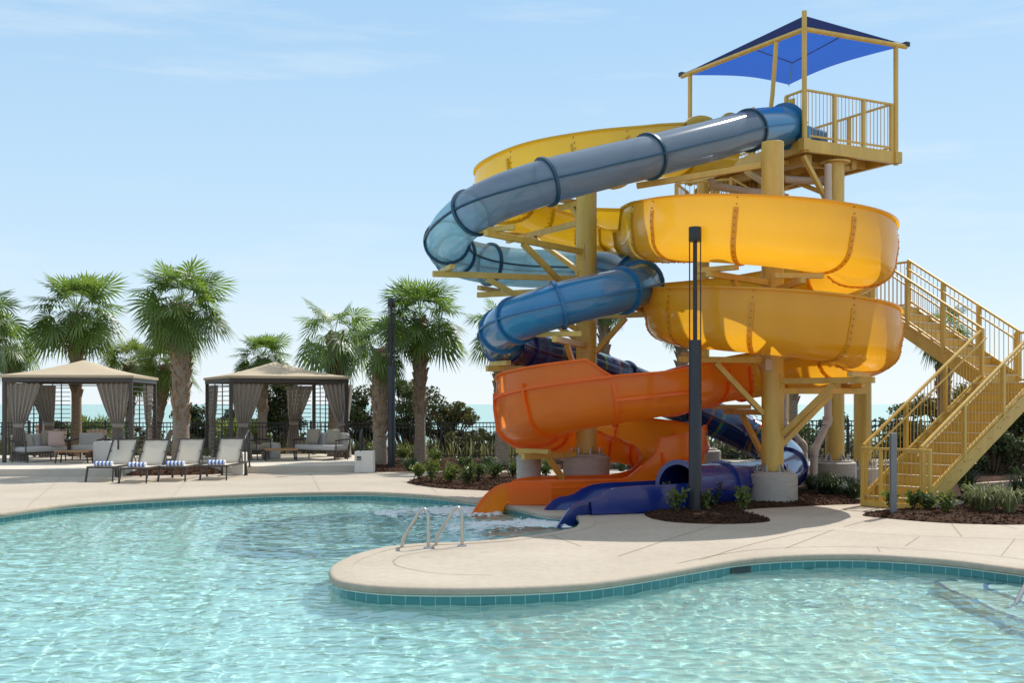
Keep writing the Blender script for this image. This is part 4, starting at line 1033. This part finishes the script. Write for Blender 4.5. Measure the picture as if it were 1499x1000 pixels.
def table(name, label, loc, rz, L=.95, Wd=.6, h=.36, top='teak'):
    t = thing(name, label, 'table', loc, rz, 'low coffee tables in the cabanas')
    build('tabletop', MB().box((0,0,h-.03),(L,Wd,.05)), M[top], t, local=True, bevel=.008)
    for sx in (-1,1):
        for sy in (-1,1): build('leg', MB().tube([(sx*(L/2-.03),sy*(Wd/2-.04),0),(sx*(L/2-.07),sy*(Wd/2-.06),h-.05)],.022,8), M['bronze'], t, local=True, smooth=60)
    return t
def adirondack(label, loc, rz, m):
    t = thing('adirondack_chair', label, 'chair', loc, rz, 'wooden garden chairs around the fire table')
    mb = MB()
    R = Matrix.Rotation(.38,3,'X')
    for k in range(5):
        x = -.26+k*.13; mb.box(R@Vector((0,0,0))+Vector((x,.34,.64)),(.115,.022,.86-.03*abs(k-2)),rot=Matrix.Rotation(-.42,3,'X'))
    build('backrest', mb, M[m], t, local=True, bevel=.004)
    mb = MB()
    for k in range(5): mb.box((0,-.26+k*.115,.36-.02*k),(.62,.10,.022),rot=Matrix.Rotation(-.18,3,'X'))
    build('seat', mb, M[m], t, local=True, bevel=.004)
    for sx in (-1,1):
        build('armrest', MB().box((sx*.36,-.02,.55),(.13,.72,.025)), M[m], t, local=True, bevel=.004)
        build('leg', MB().box((sx*.33,-.32,.27),(.03,.10,.54)), M[m], t, local=True)
        build('leg', MB().bar((sx*.33,.22,.5),(sx*.33,.52,0),.03,.10), M[m], t, local=True)
    return t
sofa('garden_sofa', 'grey cushioned sofa at the left edge of the left cabana', (-13.75,33.1,TZ), math.radians(62), 1.45)
pillow('grey-brown cushion on the sofa in the left cabana', (-13.62,33.50,TZ+.45), math.radians(35), -.25, M['cushion_tan'], .46)
pillow('dusty pink cushion leaning beside the grey-brown one on the left cabana sofa', (-13.28,33.15,TZ+.45), math.radians(20), -.25, M['cushion_pink'], .44)
sofa('garden_armchair', 'grey cushioned armchair facing the pool behind the low table in the left cabana', (-12.75,34.2,TZ), 0, .80, 'armchair')
table('coffee_table', 'low teak-topped table in front of the armchair in the left cabana', (-12.45,32.35,TZ), .1)
o = build('pouf', soft_box((0,0,.31),(.68,.66,.62)), M['cushion'], local=True, bevel=.07); o.location = (-11.55,32.55,TZ); tag(o, 'square grey upholstered pouf beside the left loungers', 'pouf')
sofa('garden_sofa', 'grey cushioned two-seat sofa under the right curtains of the right cabana', (-5.75,34.35,TZ), math.radians(-28), 1.55)
pillow('grey-tan cushion on the left seat of the right cabana sofa', (-6.05,34.55,TZ+.45), math.radians(-28), -.3, M['cushion_tan'], .48)
pillow('grey-tan cushion on the right seat of the right cabana sofa, nearest the curtain', (-5.38,34.2,TZ+.45), math.radians(-24), -.3, M['cushion_tan'], .48)
mb = MB(); mb.lathe((0,0,0),[(.27,0),(.29,.03),(.29,.44),(.26,.48),(.1,.495)],32); o = build('pouf', mb, M['cushion'], local=True, smooth=60); o.location = (-7.38,34.85,TZ); tag(o, 'round grey drum pouf in the right cabana', 'pouf')
table('coffee_table', 'low teak-topped table in front of the round pouf in the right cabana', (-6.85,33.7,TZ), .3)
sofa('garden_armchair', 'dark armchair behind the last lounger, at the left curtain of the right cabana', (-7.75,34.2,TZ), math.radians(70), .75, 'armchair', 'cushion_tan')
adirondack('brown wooden slatted chair turned sideways behind the left cabana sofa', (-14.55,36.2,TZ), math.radians(75), 'wood_brown')
adirondack('pale wooden chair by the fence, left of the palm behind the left cabana', (-15.1,37.3,.0), math.radians(0), 'wood_pale')
adirondack('pale wooden chair by the fence, right of the palm behind the left cabana', (-13.85,37.6,.0), math.radians(4), 'wood_pale')
adirondack('brown wooden slatted chair seen past the right side of the left cabana', (-11.55,36.9,.0), math.radians(-60), 'wood_brown')
t = thing('fire_table', 'brown box-shaped fire table among the wooden chairs', 'table', (-13.0,36.1,TZ))
build('table_body', MB().box((0,0,.27),(.8,.8,.54)), M['wood_brown'], t, local=True, bevel=.01); build('tabletop', MB().box((0,0,.565),(1.0,1.0,.05)), M['bronze'], t, local=True, bevel=.008)

# ------------------------------------------------------------------ loungers and towels
def lounger(loc, rz, label):
    t = thing('sun_lounger', label, 'sun lounger', loc, rz, 'sun loungers in a row by the pool')
    B = lambda n, mb, m, **k: build(n, mb, M[m], t, local=True, **k)
    mb = MB()
    for sx in (-1,1): mb.bar((sx*.31,0,.345),(sx*.31,1.95,.345),.035,.05)
    for y in (.0,1.2,1.94): mb.bar((-.31,y,.345),(.31,y,.345),.035,.045)
    B('frame', mb, 'bronze', bevel=.004)
    for sx in (-1,1):
        B('leg', MB().bar((sx*.325,-.06,0),(sx*.31,.04,.36),.035,.05), 'bronze', bevel=.004); B('leg', MB().bar((sx*.325,1.90,0),(sx*.31,1.84,.36),.035,.05), 'bronze', bevel=.004)
    rows = [[Vector((x,y,.372-.018*(1-(x/.3)**2))) for x in np.linspace(-.30,.30,7)] for y in np.linspace(.0,1.20,10)]
    mb = MB(); mb.grid(rows); B('seat', mb, 'sling', smooth=180, solid=.008)
    bt = Vector((0,1.70,.97)); b0 = Vector((0,1.20,.375))
    rows = [[b0.lerp(bt,q)+Vector((x,.018*(1-(x/.3)**2),0)) for x in np.linspace(-.30,.30,7)] for q in np.linspace(0,1,9)]
    mb = MB(); mb.grid(rows); bk = B('backrest', mb, 'sling', smooth=180, solid=.008)
    mb = MB()
    for sx in (-1,1): mb.bar(b0+Vector((sx*.31,0,0)), bt+Vector((sx*.31,0,.01)),.03,.035)
    mb.bar(bt+Vector((-.31,0,0)), bt+Vector((.31,0,0)),.03,.03); build('back_frame', mb, M['bronze'], bk, local=True)
    mb = MB()
    for sx in (-1,1): mb.bar((sx*.27,1.42,.70),(sx*.27,1.72,.36),.018,.018)
    build('prop', mb, M['bronze'], bk, local=True)
    return t
lp = [(145,706,'leftmost of the four beige loungers, in front of the square pouf'),(194,708,'second beige lounger from the left, in the gap before the thick palm trunk'),(251,705.5,'third beige lounger from the left, right in front of the thick palm trunk'),(312,703.5,'rightmost of the four beige loungers, next to the black handrail')]
tl = ['rolled blue striped towel on the leftmost lounger','rolled blue striped towel on the second lounger from the left','rolled blue striped towel on the third lounger, before the thick palm trunk','rolled blue striped towel on the rightmost lounger']
for (px,py,lb),tlb in zip(lp,tl):
    b = G(px,py); rz = -.02+rnd.uniform(-.02,.02); lounger((b.x,b.y+.06,0), rz, lb)
    mb = MB(); rows = []
    for i in range(5):
        rows.append([Vector((-.21+.105*i, math.cos(2*PI*k/18)*.078, math.sin(2*PI*k/18)*.060)) for k in range(18)])
    mb.grid(rows, closed=True)
    for x in (-.21,.21):
        pts = [Vector((x+(.004 if x>0 else -.004)*0, math.cos(a)*(.076-.0055*a/1.2), math.sin(a)*(.058-.004*a/1.2))) for a in np.linspace(0,14,60)]
        mb.tube(pts,.007,5)
        c0 = len(mb.v); mb.add([Vector((x,math.cos(2*PI*k/18)*.076,math.sin(2*PI*k/18)*.058)) for k in range(18)], [tuple(range(18))])
    o = build('rolled_towel', mb, M['towel'], local=True, smooth=60); o.location = (b.x+.02,b.y+.27,.365+.058); o.rotation_euler = (0,0,rz)
    tag(o, tlb, 'towel', 'rolled towels on the loungers')

# handrails and white pillars at the terrace steps
def step_rail(x, y, label, rz=0):
    t = thing('step_handrail', label, 'handrail', (x,y,0), rz, 'black handrails at the terrace steps')
    mb = MB(); mb.tube([(0,0,0),(0,0,.93),(-.02,.10,1.0),(-.06,.7,1.16),(-.07,.78,1.12),(-.07,.80,TZ)],.022,10); build('rail', mb, M['black_metal'], t, local=True, smooth=60)
    mb = MB(); mb.cyl((0,0,.0),.05,.015,14); mb.cyl((-.07,.80,TZ),.05,.015,14); build('foot_flange', mb, M['black_metal'], t, local=True, smooth=40)
step_rail(-9.95,28.75,'black handrail rising behind the leftmost lounger')
step_rail(-6.98,29.75,'black handrail beside the rightmost lounger')
step_rail(-4.12,30.95,'black handrail beside the white pillar with the vent plate')
def pillar(x, y, label, vent=False, w_=.62):
    t = thing('low_pillar', label, 'pillar', (x,y,0), 0, 'low white pillars at the terrace steps')
    build('pillar_body', MB().box((0,0,.29),(w_,.5,.58)), M['white_wall'], t, local=True, bevel=.012)
    if vent:
        mb = MB(); mb.box((-.13,-.255,.42),(.12,.012,.05)); mb.box((-.13,-.255,.36),(.12,.012,.035)); build('vent_plate', mb, M['bronze'], t, local=True)
pillar(-4.02,31.1,'low white pillar with a vent plate at the right end of the terrace', True, .5)
pillar(-7.22,30.15,'low white pillar hidden behind the rightmost lounger', w_=.3)
pillar(-10.25,29.85,'low white pillar behind the leftmost lounger', w_=.4)

# pool rails
def grab_rail(px, py, label):
    b = G(px,py); t = thing('pool_grab_rail', label, 'grab rail', b, math.radians(14), 'steel grab rails on the peninsula')
    pts, i = catmull([(0,0,0),(0,0,.32),(-.005,0,.43),(-.05,.02,.505),(-.11,.05,.47),(-.17,.08,.36),(-.29,.15,.14),(-.315,.165,.02),(-.32,.17,-.14),(-.32,.17,-.75)], 6)
    build('rail', MB().tube([Vector(p) for p in pts],.0235,14), M['steel'], t, local=True, smooth=60)
    build('escutcheon', MB().lathe((0,0,.004),[(.06,0),(.055,.012),(.025,.018)],20), M['steel'], t, local=True, smooth=40)
grab_rail(627,803,'left of the two polished steel grab rails on the peninsula')
grab_rail(676.5,800,'right of the two polished steel grab rails on the peninsula, nearer the slide chutes')
b = Vector((5.0,11.55,-.6)); t = thing('pool_step_rail', 'steel handrail slanting out of the water at the pool steps on the right', 'handrail', b)
build('rail', MB().tube([Vector((4.86,11.35,-.75)),Vector((4.98,11.46,-.35)),Vector((5.66,12.05,.40)),Vector((6.2,12.5,.82)),Vector((6.45,12.72,.78)),Vector((6.5,12.75,0))],.024,14), M['steel'], t, smooth=60)
g = G(1139,826); mb = MB(); k = int(np.argmin(np.hypot(cl[:,0]-g.x, cl[:,1]-g.y))); tt = Vector(cl[(k+3)%N]-cl[(k-3)%N]).normalized(); nn = Vector((-tt.y,tt.x,0))*OUT
mb.bar(Vector((cl[k][0],cl[k][1],-.15))+nn*.035-tt*.17, Vector((cl[k][0],cl[k][1],-.15))+nn*.035+tt*.17, .05, .09)
tag(build('skimmer_mouth', mb, M['skimmer'], loc=Vector(cl[k])), 'dark skimmer mouth in the teal tile band under the deck edge', 'skimmer')

# ------------------------------------------------------------------ black picket fence
def fence(pts, label, zf, h=1.25, pick=.115, z0=.0):
    t = thing('picket_fence', label, 'fence', (*pts[0],zf(*pts[0])))
    for a, b in zip(pts[:-1], pts[1:]):
        A, B = Vector((*a,zf(*a))), Vector((*b,zf(*b))); L = (B-A).length; n = max(1, round(L/2.4)); up = Vector((0,0,1))
        for k in range(n):
            p, q = A.lerp(B,k/n), A.lerp(B,(k+1)/n)
            build('post', MB().box(p+up*(h/2+.02),(.065,.065,h+.06)), M['black_metal'], t)
            mb = MB()
            for z in (h-.03,h-.17,.13): mb.bar(p+up*z, q+up*z, .03, .035)
            m = int((q-p).length/pick)
            for i in range(1,m): c = p.lerp(q,i/m); mb.box(c+up*(h/2+.02),(.022,.022,h-.06))
            build('picket_panel', mb, M['black_metal'], t)
fence([(-27,38.9),(-14,39.2),(-4.5,38.8)], 'black picket fence behind the cabanas', lambda x,y: 0)
fence([(-4.5,38.4),(4,37.0),(8,35.6)], 'black picket fence behind the slides between lamp post and tower', lambda x,y: -.02+max(0,x+4.5)*.012)
fence([(8.3,35.4),(12,33.4),(18.5,29.6)], 'black picket fence behind the stair at the right', lambda x,y: .13)

# ------------------------------------------------------------------ palms
def fan_leaf(mb, org, az, el, r, scale=1.0, droop=.0, nseg=24):
    h = Vector((math.cos(az),math.sin(az),0)); Lp = r.uniform(.62,.90)*scale
    pts = []; p = Vector(org); e = el
    for k in range(4): pts.append(p.copy()); p = p+(h*math.cos(e)+Vector((0,0,math.sin(e))))*(Lp/3); e -= .05+droop*.05
    s = Vector((-h.y,h.x,0))
    for k in range(3):
        a, b = pts[k], pts[k+1]; w0 = .016*scale; mb.add([a-s*w0, a+s*w0, b+s*w0*.8, b-s*w0*.8], [(0,1,2,3)])
    e -= .12; fwd = h*math.cos(e)+Vector((0,0,math.sin(e))); n = s.cross(fwd)*-1
    n = fwd.cross(s) if fwd.cross(s).z > 0 else s.cross(fwd)
    roll = r.uniform(-.9,.9); s2 = s*math.cos(roll)+n*math.sin(roll); n2 = n*math.cos(roll)-s*math.sin(roll)
    base = pts[3]; Lb = r.uniform(.72,.92)*scale
    for k in range(nseg):
        a = (-1.95+3.9*k/(nseg-1)); sg = 1 if k%2 else -1
        d = (fwd*math.cos(a)+s2*math.sin(a)); L = Lb*(.72+.28*math.cos(a*.75))*r.uniform(.9,1.06)
        o = base+fwd*(.16*scale*max(0,math.cos(a)))
        lat = d.cross(n2).normalized()
        wv = .033*scale; dr = Vector((0,0,-1))*(.012+droop*.045+.03*abs(math.sin(a)))*scale
        fold = n2*(.02*sg*scale)-n2*.10*scale*math.cos(a)*.4
        m = o+d*L*.55+dr*.35+fold; tip = o+d*L*.98+dr*(1.5+r.uniform(0,2.2))
        mb.add([o-lat*.006, o+lat*.006, m+lat*wv, m-lat*wv, tip], [(0,1,2,3),(3,2,4)])
def crown_mesh(seed, n=50, scale=1.0, lo=-.65, dk=1.0):
    r = random.Random(seed); mb = MB(); dead = MB()
    for k in range(n):
        q = k/(n-1); el = 1.42-(1.42-lo)*q**.9+r.uniform(-.12,.12); az = k*2.39996+r.uniform(-.25,.25)
        fan_leaf(mb, (.07*math.cos(az),.07*math.sin(az),.12-.35*q), az, el, r, scale*r.uniform(.88,1.08)*(1 if q>.12 else .82), droop=(q*1.5+r.uniform(0,.7))*dk)
    for k in range(7):
        az = r.uniform(0,6.28); fan_leaf(dead, (.1*math.cos(az),.1*math.sin(az),-.35), az, r.uniform(-1.2,-.9), r, scale*.7, droop=1.6, nseg=14)
    return mb, dead
CROWNS = []
for sd_, n_, lo_, dk_ in ((1,54,-.7,.7),(2,46,-.55,1.3),(3,58,-.75,.8),(4,27,-.6,1.7),(5,40,-1.1,2.4)):
    a, b = crown_mesh(sd_, n_, 1.0, lo_, dk_); CROWNS.append((a,b))
CM = {}
def palm(px, d, ztop, R, ci_, label, tr=.2, lean=(0,0), m='leaf_palm', boots=True, zb=0., rot=0, zboot=.45):
    x = (px-CX)*d/FPX; t = thing('palm_tree', label, 'palm tree', (x,d,zb), 0, 'cabbage palms around the pool')
    r = random.Random(int(px*7+d*13)); H = ztop-zb; n = 22; pts = []; rs = []
    for k in range(n+1):
        q = k/n; pts.append(Vector((lean[0]*(q**1.6), lean[1]*(q**1.6), H*q-.05))); rs.append(tr*(1.18-.25*min(1,q*4)+.16*math.sin(PI*min(1,max(0,(q-.45)/.55)))+r.uniform(-.02,.02)))
    build('trunk', MB().tube(pts, rs, 18), M['trunk'], t, local=True, smooth=180)
    if boots:
        mb = MB(); nb_ = int(95*(1-zboot)*H/4.2)
        for k in range(nb_):
            q = zboot+(1-zboot)*k/nb_; i = min(n-1,int(q*n)); c = pts[i].lerp(pts[i+1], q*n-i); rr_ = rs[i]; az = k*2.39996; h = Vector((math.cos(az),math.sin(az),0)); s = Vector((-h.y,h.x,0))
            L = r.uniform(.20,.34); out = r.uniform(.02,.06)+.03*q; tw = s*r.choice((-1,1))*r.uniform(.03,.09)
            b0 = c+h*(rr_-.03)+Vector((0,0,-.08)); tp_ = c+h*(rr_+out)+Vector((0,0,L-.08))+tw
            w0, w1 = r.uniform(.075,.10), r.uniform(.025,.045)
            vs = [b0-s*w0, b0+s*w0, tp_+s*w1, tp_-s*w1]; o_ = h*.035
            mb.add([v-o_ for v in vs]+[vs[0]+o_*.3,vs[1]+o_*.3,vs[2]+o_*.5,vs[3]+o_*.5], [(0,3,2,1),(4,5,6,7),(0,1,5,4),(1,2,6,5),(2,3,7,6),(3,0,4,7)])
        build('leaf_bases', mb, M['boot'], t, local=True)
    key = (ci_, m)
    if key not in CM: CM[key] = None
    sc_ = R/1.55
    if CM[key] is None:
        c = build('crown', CROWNS[ci_][0], M[m], t, local=True); dd = build('dry_fronds', CROWNS[ci_][1], M['leaf_dead'], t, local=True); CM[key] = (c, dd)
    else:
        c, dd = CM[key][0].copy(), CM[key][1].copy(); COL.objects.link(c); COL.objects.link(dd); c.parent = t; dd.parent = t
    for o in (c, dd): o.location = (lean[0],lean[1],H); o.scale = (sc_,)*3; o.rotation_euler = (0,0,rot)
    return t
palm(112,36.5,4.85,1.55,0,'tall full palm rising behind the left cabana roof', .17, rot=.3)
palm(265,31.2,4.66,1.40,2,'thick-trunked full palm directly behind the loungers between the cabanas', .235, rot=1.2, zboot=.3)
palm(-32,36.0,4.6,1.4,1,'palm mostly cut off by the left edge of the photo, only its frond tips showing', .2, rot=2)
palm(15,40,3.9,1.15,3,'thin palm with a small dark crown at the far left edge behind the cabana', .17, rot=.5)
palm(190,41,3.35,1.15,1,'low palm with a bright crown peeking over the right side of the left cabana roof', .17, m='leaf_palm_light', rot=.9)
palm(226,40,3.3,1.2,0,'leaning palm behind the left cabana, its crown half hidden by the thick palm', .2, lean=(.45,0), m='leaf_palm_light', rot=2.2)
palm(384,39.6,3.5,1.05,0,'small round-crowned palm rising behind the right cabana roof', .17, rot=.1)
palm(490,36.6,4.1,1.45,3,'palm with sparse arching fronds behind the right side of the right cabana', .22, rot=.35)
palm(556,33.5,3.55,1.10,3,'short palm with a brown shaggy trunk just left of the far lamp post', .21, rot=1.7, zboot=.25)
palm(615,34.2,4.5,1.45,0,'tall palm with drooping fronds right of the far lamp post', .17, rot=2.6, zboot=.35)
palm(735,32.9,4.0,1.12,3,'palm half hidden behind the coils of the blue tube slide', .21, rot=.8)
palm(884,36.0,5.1,.8,1,'palm hidden behind the mustard column, its trunk showing right of it', .14, rot=.8)
palm(998,35.5,4.5,.8,1,'palm behind the yellow coils, its trunk top showing left of the front lamp post', .15, rot=1.5)
palm(1160,35.0,4.4,.85,1,'palm whose trunk shows beneath the yellow coils right of the front column', .17, rot=.4)
palm(1381,31.0,3.9,.85,4,'palm with a dark bare trunk standing behind the stair', .15, m='leaf_palm', rot=.4)

# ------------------------------------------------------------------ bushes and small planting
def leaf_cloud(mb, c, R, n, size, r, stretch=(1,1,1), shell=.55):
    for k in range(n):
        v = Vector((r.gauss(0,1),r.gauss(0,1),r.gauss(0,1))).normalized(); q = shell+(1-shell)*r.random() if r.random() < .75 else r.random()
        p = Vector(c)+Vector((v.x*R*stretch[0],v.y*R*stretch[1],v.z*R*stretch[2]))*q
        d = Vector((r.gauss(0,1),r.gauss(0,1),r.gauss(0,.8)+.4)).normalized(); s = d.cross(Vector((r.gauss(0,1),r.gauss(0,1),r.gauss(0,1)))).normalized()
        L, w_ = size*r.uniform(.7,1.4), size*r.uniform(.22,.4)
        mb.add([p-d*L*.5, p+s*w_, p+d*L*.5, p-s*w_], [(0,1,2,3)])
def bush(px, d, zc, Rx, Rz, m, label, n=4200, seed=0, size=.10, clumps=30, zb=-.1, group='evergreen bushes beyond the fence'):
    x = (px-CX)*d/FPX; t = thing('bush', label, 'bush', (x,d,zb), 0, group); r = random.Random(seed); mb = MB(); st = MB()
    for k in range(clumps):
        a = r.uniform(0,2*PI); q = r.random()**.5; cz = r.uniform(-1,1); rad = math.sqrt(max(0,1-cz*cz))*q
        c = Vector((x+math.cos(a)*rad*Rx*.86, d+math.sin(a)*rad*Rx*.7, zc+cz*Rz*.86)); cr = r.uniform(.22,.42)*min(Rx,Rz)
        leaf_cloud(mb, c, cr, int(n*1.5)//clumps, size, r, (1.15,1,.85)); 
        st.tube([Vector((x+r.uniform(-.1,.1)*Rx,d,zb)), Vector((x,d,zb)).lerp(c,.5)+Vector((0,0,-.1)), c], [.045,.03,.012], 6)
    build('foliage', mb, M[m], t); build('stem', st, M['twig'], t)
bush(415,40.5,1.75,1.0,.95,'bush_dark','dark evergreen bush seen through the right cabana', 4600, 1)
bush(352,42,1.0,1.2,.75,'bush_dark','low dark bush left of the small palm behind the right cabana', 3000, 11)
bush(535,40.8,1.5,1.1,.95,'bush_dark','dark evergreen bush left of the far lamp post', 4200, 2)
bush(598,41,1.75,1.35,1.0,'bush_dark','broad dark evergreen right of the far lamp post', 5200, 3)
bush(655,41.5,1.25,1.15,.72,'bush_olive','olive juniper sloping down toward the sea view beside the tall palm', 4600, 4)
bush(290,42,1.05,1.3,.8,'bush_dark','dark low bush in the gap between the two cabanas', 3600, 5)
bush(178,43,.55,1.2,.55,'bush_dark','low dark bush behind the left cabana curtains', 2600, 6)
bush(90,42,.75,1.0,.5,'shrub_dark','green bush left of the palm behind the left cabana', 3000, 7)
bush(1400,33.5,1.35,1.5,1.0,'bush_olive','olive-green bush behind the lower stair flight', 5200, 8)
bush(1330,36.8,1.0,1.2,.85,'shrub_dark','dark green bush behind the stair gate', 3600, 9)
bush(1480,31.5,1.0,1.3,1.0,'bush_dark','dark bush beneath the stair at the right edge', 4200, 10)
bush(1452,29.5,.55,1.1,.6,'bush_dark','low dark bush on the mulch under the lower stair flight', 3600, 16, group='dark planting under the stair')
bush(1215,38.5,.85,1.6,.7,'shrub_dark','green bush behind the tower columns', 4200, 12)
bush(1090,38.8,.6,1.4,.65,'shrub_dark','green bush behind the navy tube', 3200, 13)
bush(920,39.6,.35,1.6,.6,'bush_olive','low olive bush behind the orange flume', 3000, 14)
bush(690,40.5,.55,1.0,.6,'bush_olive','small olive shrub beyond the fence left of the orange flume', 2400, 15)
def palmetto(px, d, z, R, label, seed):
    x = (px-CX)*d/FPX; t = thing('saw_palmetto', label, 'palmetto', (x,d,0), 0, 'spiky palmettos beyond the fence'); r = random.Random(seed); mb = MB()
    for k in range(20):
        az = r.uniform(0,6.28); fan_leaf(mb, (r.uniform(-.3,.3),r.uniform(-.3,.3),z-.45*R), az, r.uniform(.4,1.35), r, R*.75, .2, 16)
    build('fronds', mb, M['leaf_palm_light'], t, local=True)
palmetto(135,40.8,.95,1.0,'spiky palmetto right of the palm behind the left cabana',1); palmetto(150,41.6,.95,1.1,'darker palmetto nearest the left cabana right curtain',2)
palmetto(348,40.6,.85,1.0,'bright palmetto beyond the fence left of the right cabana curtain',3); palmetto(375,41,.85,.9,'palmetto beside the small palm trunk in the right cabana view',4)

def shrub(px, py, h, R, m, label, seed, z0=.05, kind='shrub', n=240, size=.075):
    b = G(px,py); b.z = z0; t = thing('shrub', label, 'shrub', b, 0, 'small shrubs in the mulch beds'); r = random.Random(seed); mb = MB(); st = MB()
    for k in range(7):
        a = r.uniform(0,6.28); rad = R*r.uniform(.2,.9); tip = Vector((math.cos(a)*rad, math.sin(a)*rad, h*r.uniform(.55,1)))
        mid = tip*.5+Vector((0,0,h*.08)); st.tube([Vector((0,0,-.02)), mid, tip], [.009,.007,.004], 5)
        for j in range(n//7):
            q = r.uniform(.25,1.05); c = (mid*2*q if q < .5 else mid.lerp(tip,(q-.5)*2))+Vector((r.gauss(0,.28),r.gauss(0,.28),r.gauss(0,.2)))*R*.55
            d = Vector((r.gauss(0,1),r.gauss(0,1),r.gauss(.5,.8))).normalized(); s = d.cross(Vector((r.gauss(0,1),r.gauss(0,1),r.gauss(0,1)))).normalized(); L = size*r.uniform(.7,1.3); w_ = L*.27
            mb.add([c, c+d*L*.5+s*w_, c+d*L, c+d*L*.5-s*w_], [(0,1,2,3)])
    build('foliage', mb, M[m], t, local=True); build('stem', st, M['twig'], t, local=True)
def clump(px, py, h, R, m, label, seed, z0=.05, n=150, group='grass clumps in the beds'):
    b = G(px,py); b.z = z0; r = random.Random(seed); mb = MB()
    for k in range(n):
        a = r.uniform(0,6.28); d = Vector((math.cos(a),math.sin(a),0)); s = Vector((-d.y,d.x,0)); o = d*r.random()*R*.25; w_ = r.uniform(.004,.008)*1.4; hh = h*r.uniform(.6,1.1); out = R*r.uniform(.3,1.15)
        p1 = o+d*out*.35+Vector((0,0,hh*.75)); p2 = o+d*out*.75+Vector((0,0,hh*.95)); p3 = o+d*out*1.05+Vector((0,0,hh*r.uniform(.4,.85)))
        mb.add([o-s*w_,o+s*w_,p1+s*w_,p1-s*w_,p2+s*w_*.8,p2-s*w_*.8,p3], [(0,1,2,3),(3,2,4,5),(5,4,6)])
    o = build('grass_clump', mb, M[m], local=True); o.location = b; tag(o, label, 'grass clump', group)
S = [ # bed round the front lamp
 (972,748,.42,.24,'shrub','leafy shrub at the left end of the front lamp bed'),(992,755,.36,.2,'shrub','shrub in front of the blue trough, close left of the front lamp'),
 (1030,752,.30,.22,'shrub','low shrub touching the right foot of the front lamp'),(1047,745,.42,.22,'shrub_dark','twiggy shrub right of the front lamp, before the navy tube'),
 (1068,728,.44,.2,'shrub_dark','shrub between the lamp and the pale pier, against the navy tube'),(1087,754,.42,.2,'shrub','upright shrub left of the pale round pier at the bed edge'),
 (1114,738,.34,.13,'shrub_dark','thin little shrub in front of the pale round pier'),
 # bed left of the chutes
 (613,705,.38,.2,'shrub','shrub at the left tip of the bed beside the orange chute'),(631,709,.52,.26,'shrub','bright tall shrub second from the tip of the bed left of the orange chute'),
 (659,711,.5,.26,'shrub','yellow-green upright shrub in the middle of the bed left of the orange chute'),(683,713,.42,.26,'shrub_dark','dark shrub close to the orange chute lip'),
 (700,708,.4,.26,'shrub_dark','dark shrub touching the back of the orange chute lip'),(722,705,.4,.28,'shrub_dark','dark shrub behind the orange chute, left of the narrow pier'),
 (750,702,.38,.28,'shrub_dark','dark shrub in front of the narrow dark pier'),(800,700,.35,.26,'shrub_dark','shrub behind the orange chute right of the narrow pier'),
 # right bed
 (1305,753,.36,.2,'shrub','small shrub at the foot of the grey post'),(1337,750,.30,.2,'shrub','small shrub before the stair gate, right of the grey post'),
 (1361,752,.30,.2,'shrub_dark','small dark shrub at the right post of the stair gate'),(1386,756,.34,.24,'shrub','shrub below the right stringer of the stair'),
 (1424,750,.42,.25,'shrub','yellowish shrub left of the big grass clump in the right bed'),(1458,750,.40,.22,'shrub_dark','bright green shrub between the two grass clumps in the right bed'),
 # by the far lamp and terrace
 (548,684,.6,.3,'shrub','green shrub right behind the white vented pillar'),(590,680,.55,.3,'shrub','shrub at the foot of the far lamp post, right side'),(640,682,.5,.35,'shrub','shrub at the foot of the tall palm right of the far lamp'),
 (680,688,.4,.35,'shrub_dark','ground-hugging shrub by the path left of the narrow pier'),(610,678,.45,.35,'shrub_dark','dark shrub between far lamp and tall palm')]
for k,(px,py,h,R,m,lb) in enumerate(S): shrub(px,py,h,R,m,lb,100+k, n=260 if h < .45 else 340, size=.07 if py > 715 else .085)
C = [(1440,753,.44,.40,'grass_clump','big feathery grass clump in the right bed, left of the green shrub'),(1478,756,.44,.40,'grass_clump','feathery grass clump at the right edge of the photo in the right bed'),
 (1415,730,.5,.4,'liriope','dark grass tuft under the stair stringer'),(1495,738,.5,.4,'liriope','dark grass tuft at the far right behind the feathery clump'),
 (1188,722,.34,.34,'liriope','grass tuft just right of the pale round pier'),(1205,727,.32,.34,'liriope','grass tuft before the bent downpipe'),(1222,729,.34,.34,'liriope','grass tuft before the tower column pier, left side'),
 (1240,727,.34,.34,'liriope','grass tuft before the tower column pier, right side'),(1252,733,.30,.3,'liriope','grass tuft at the left post of the stair gate'),
 (1208,717,.36,.36,'grass_clump','paler grass tuft against the tower column pier'),(1085,712,.36,.34,'grass_clump','grass tuft behind the navy tube near the slim column'),
 (216,683,.5,.38,'grass_clump','grass clump between the second and third loungers'),(234,678,.5,.38,'liriope','dark grass clump left of the thick palm trunk'),(290,682,.45,.36,'grass_clump','grass clump right of the thick palm trunk'),(316,678,.45,.36,'liriope','dark grass clump behind the rightmost lounger'),
 (600,692,.35,.34,'liriope','grass tuft at the left side of the far lamp bed edge'),(715,690,.35,.34,'liriope','grass tuft under the left bend of the orange flume'),(765,692,.35,.3,'liriope','grass tuft right of the narrow dark pier'),(790,690,.35,.34,'grass_clump','pale grass tuft between narrow pier and the dark column pier'),(910,693,.32,.3,'liriope','grass tuft right of the dark column pier')]
for k,(px,py,h,R,m,lb) in enumerate(C): clump(px,py,h,R,m,lb,300+k)
# low timber edging behind the right bed
a, b = G(1420,722), G(1499,716); tag(build('timber_edging', MB().bar(a+Vector((0,0,.1)), b+Vector((0,0,.1)), .12,.2), M['wood_pale'], loc=a, bevel=.01), 'pale timber edging board behind the right bed under the stair', 'edging')
# lawn patches beside the terrace
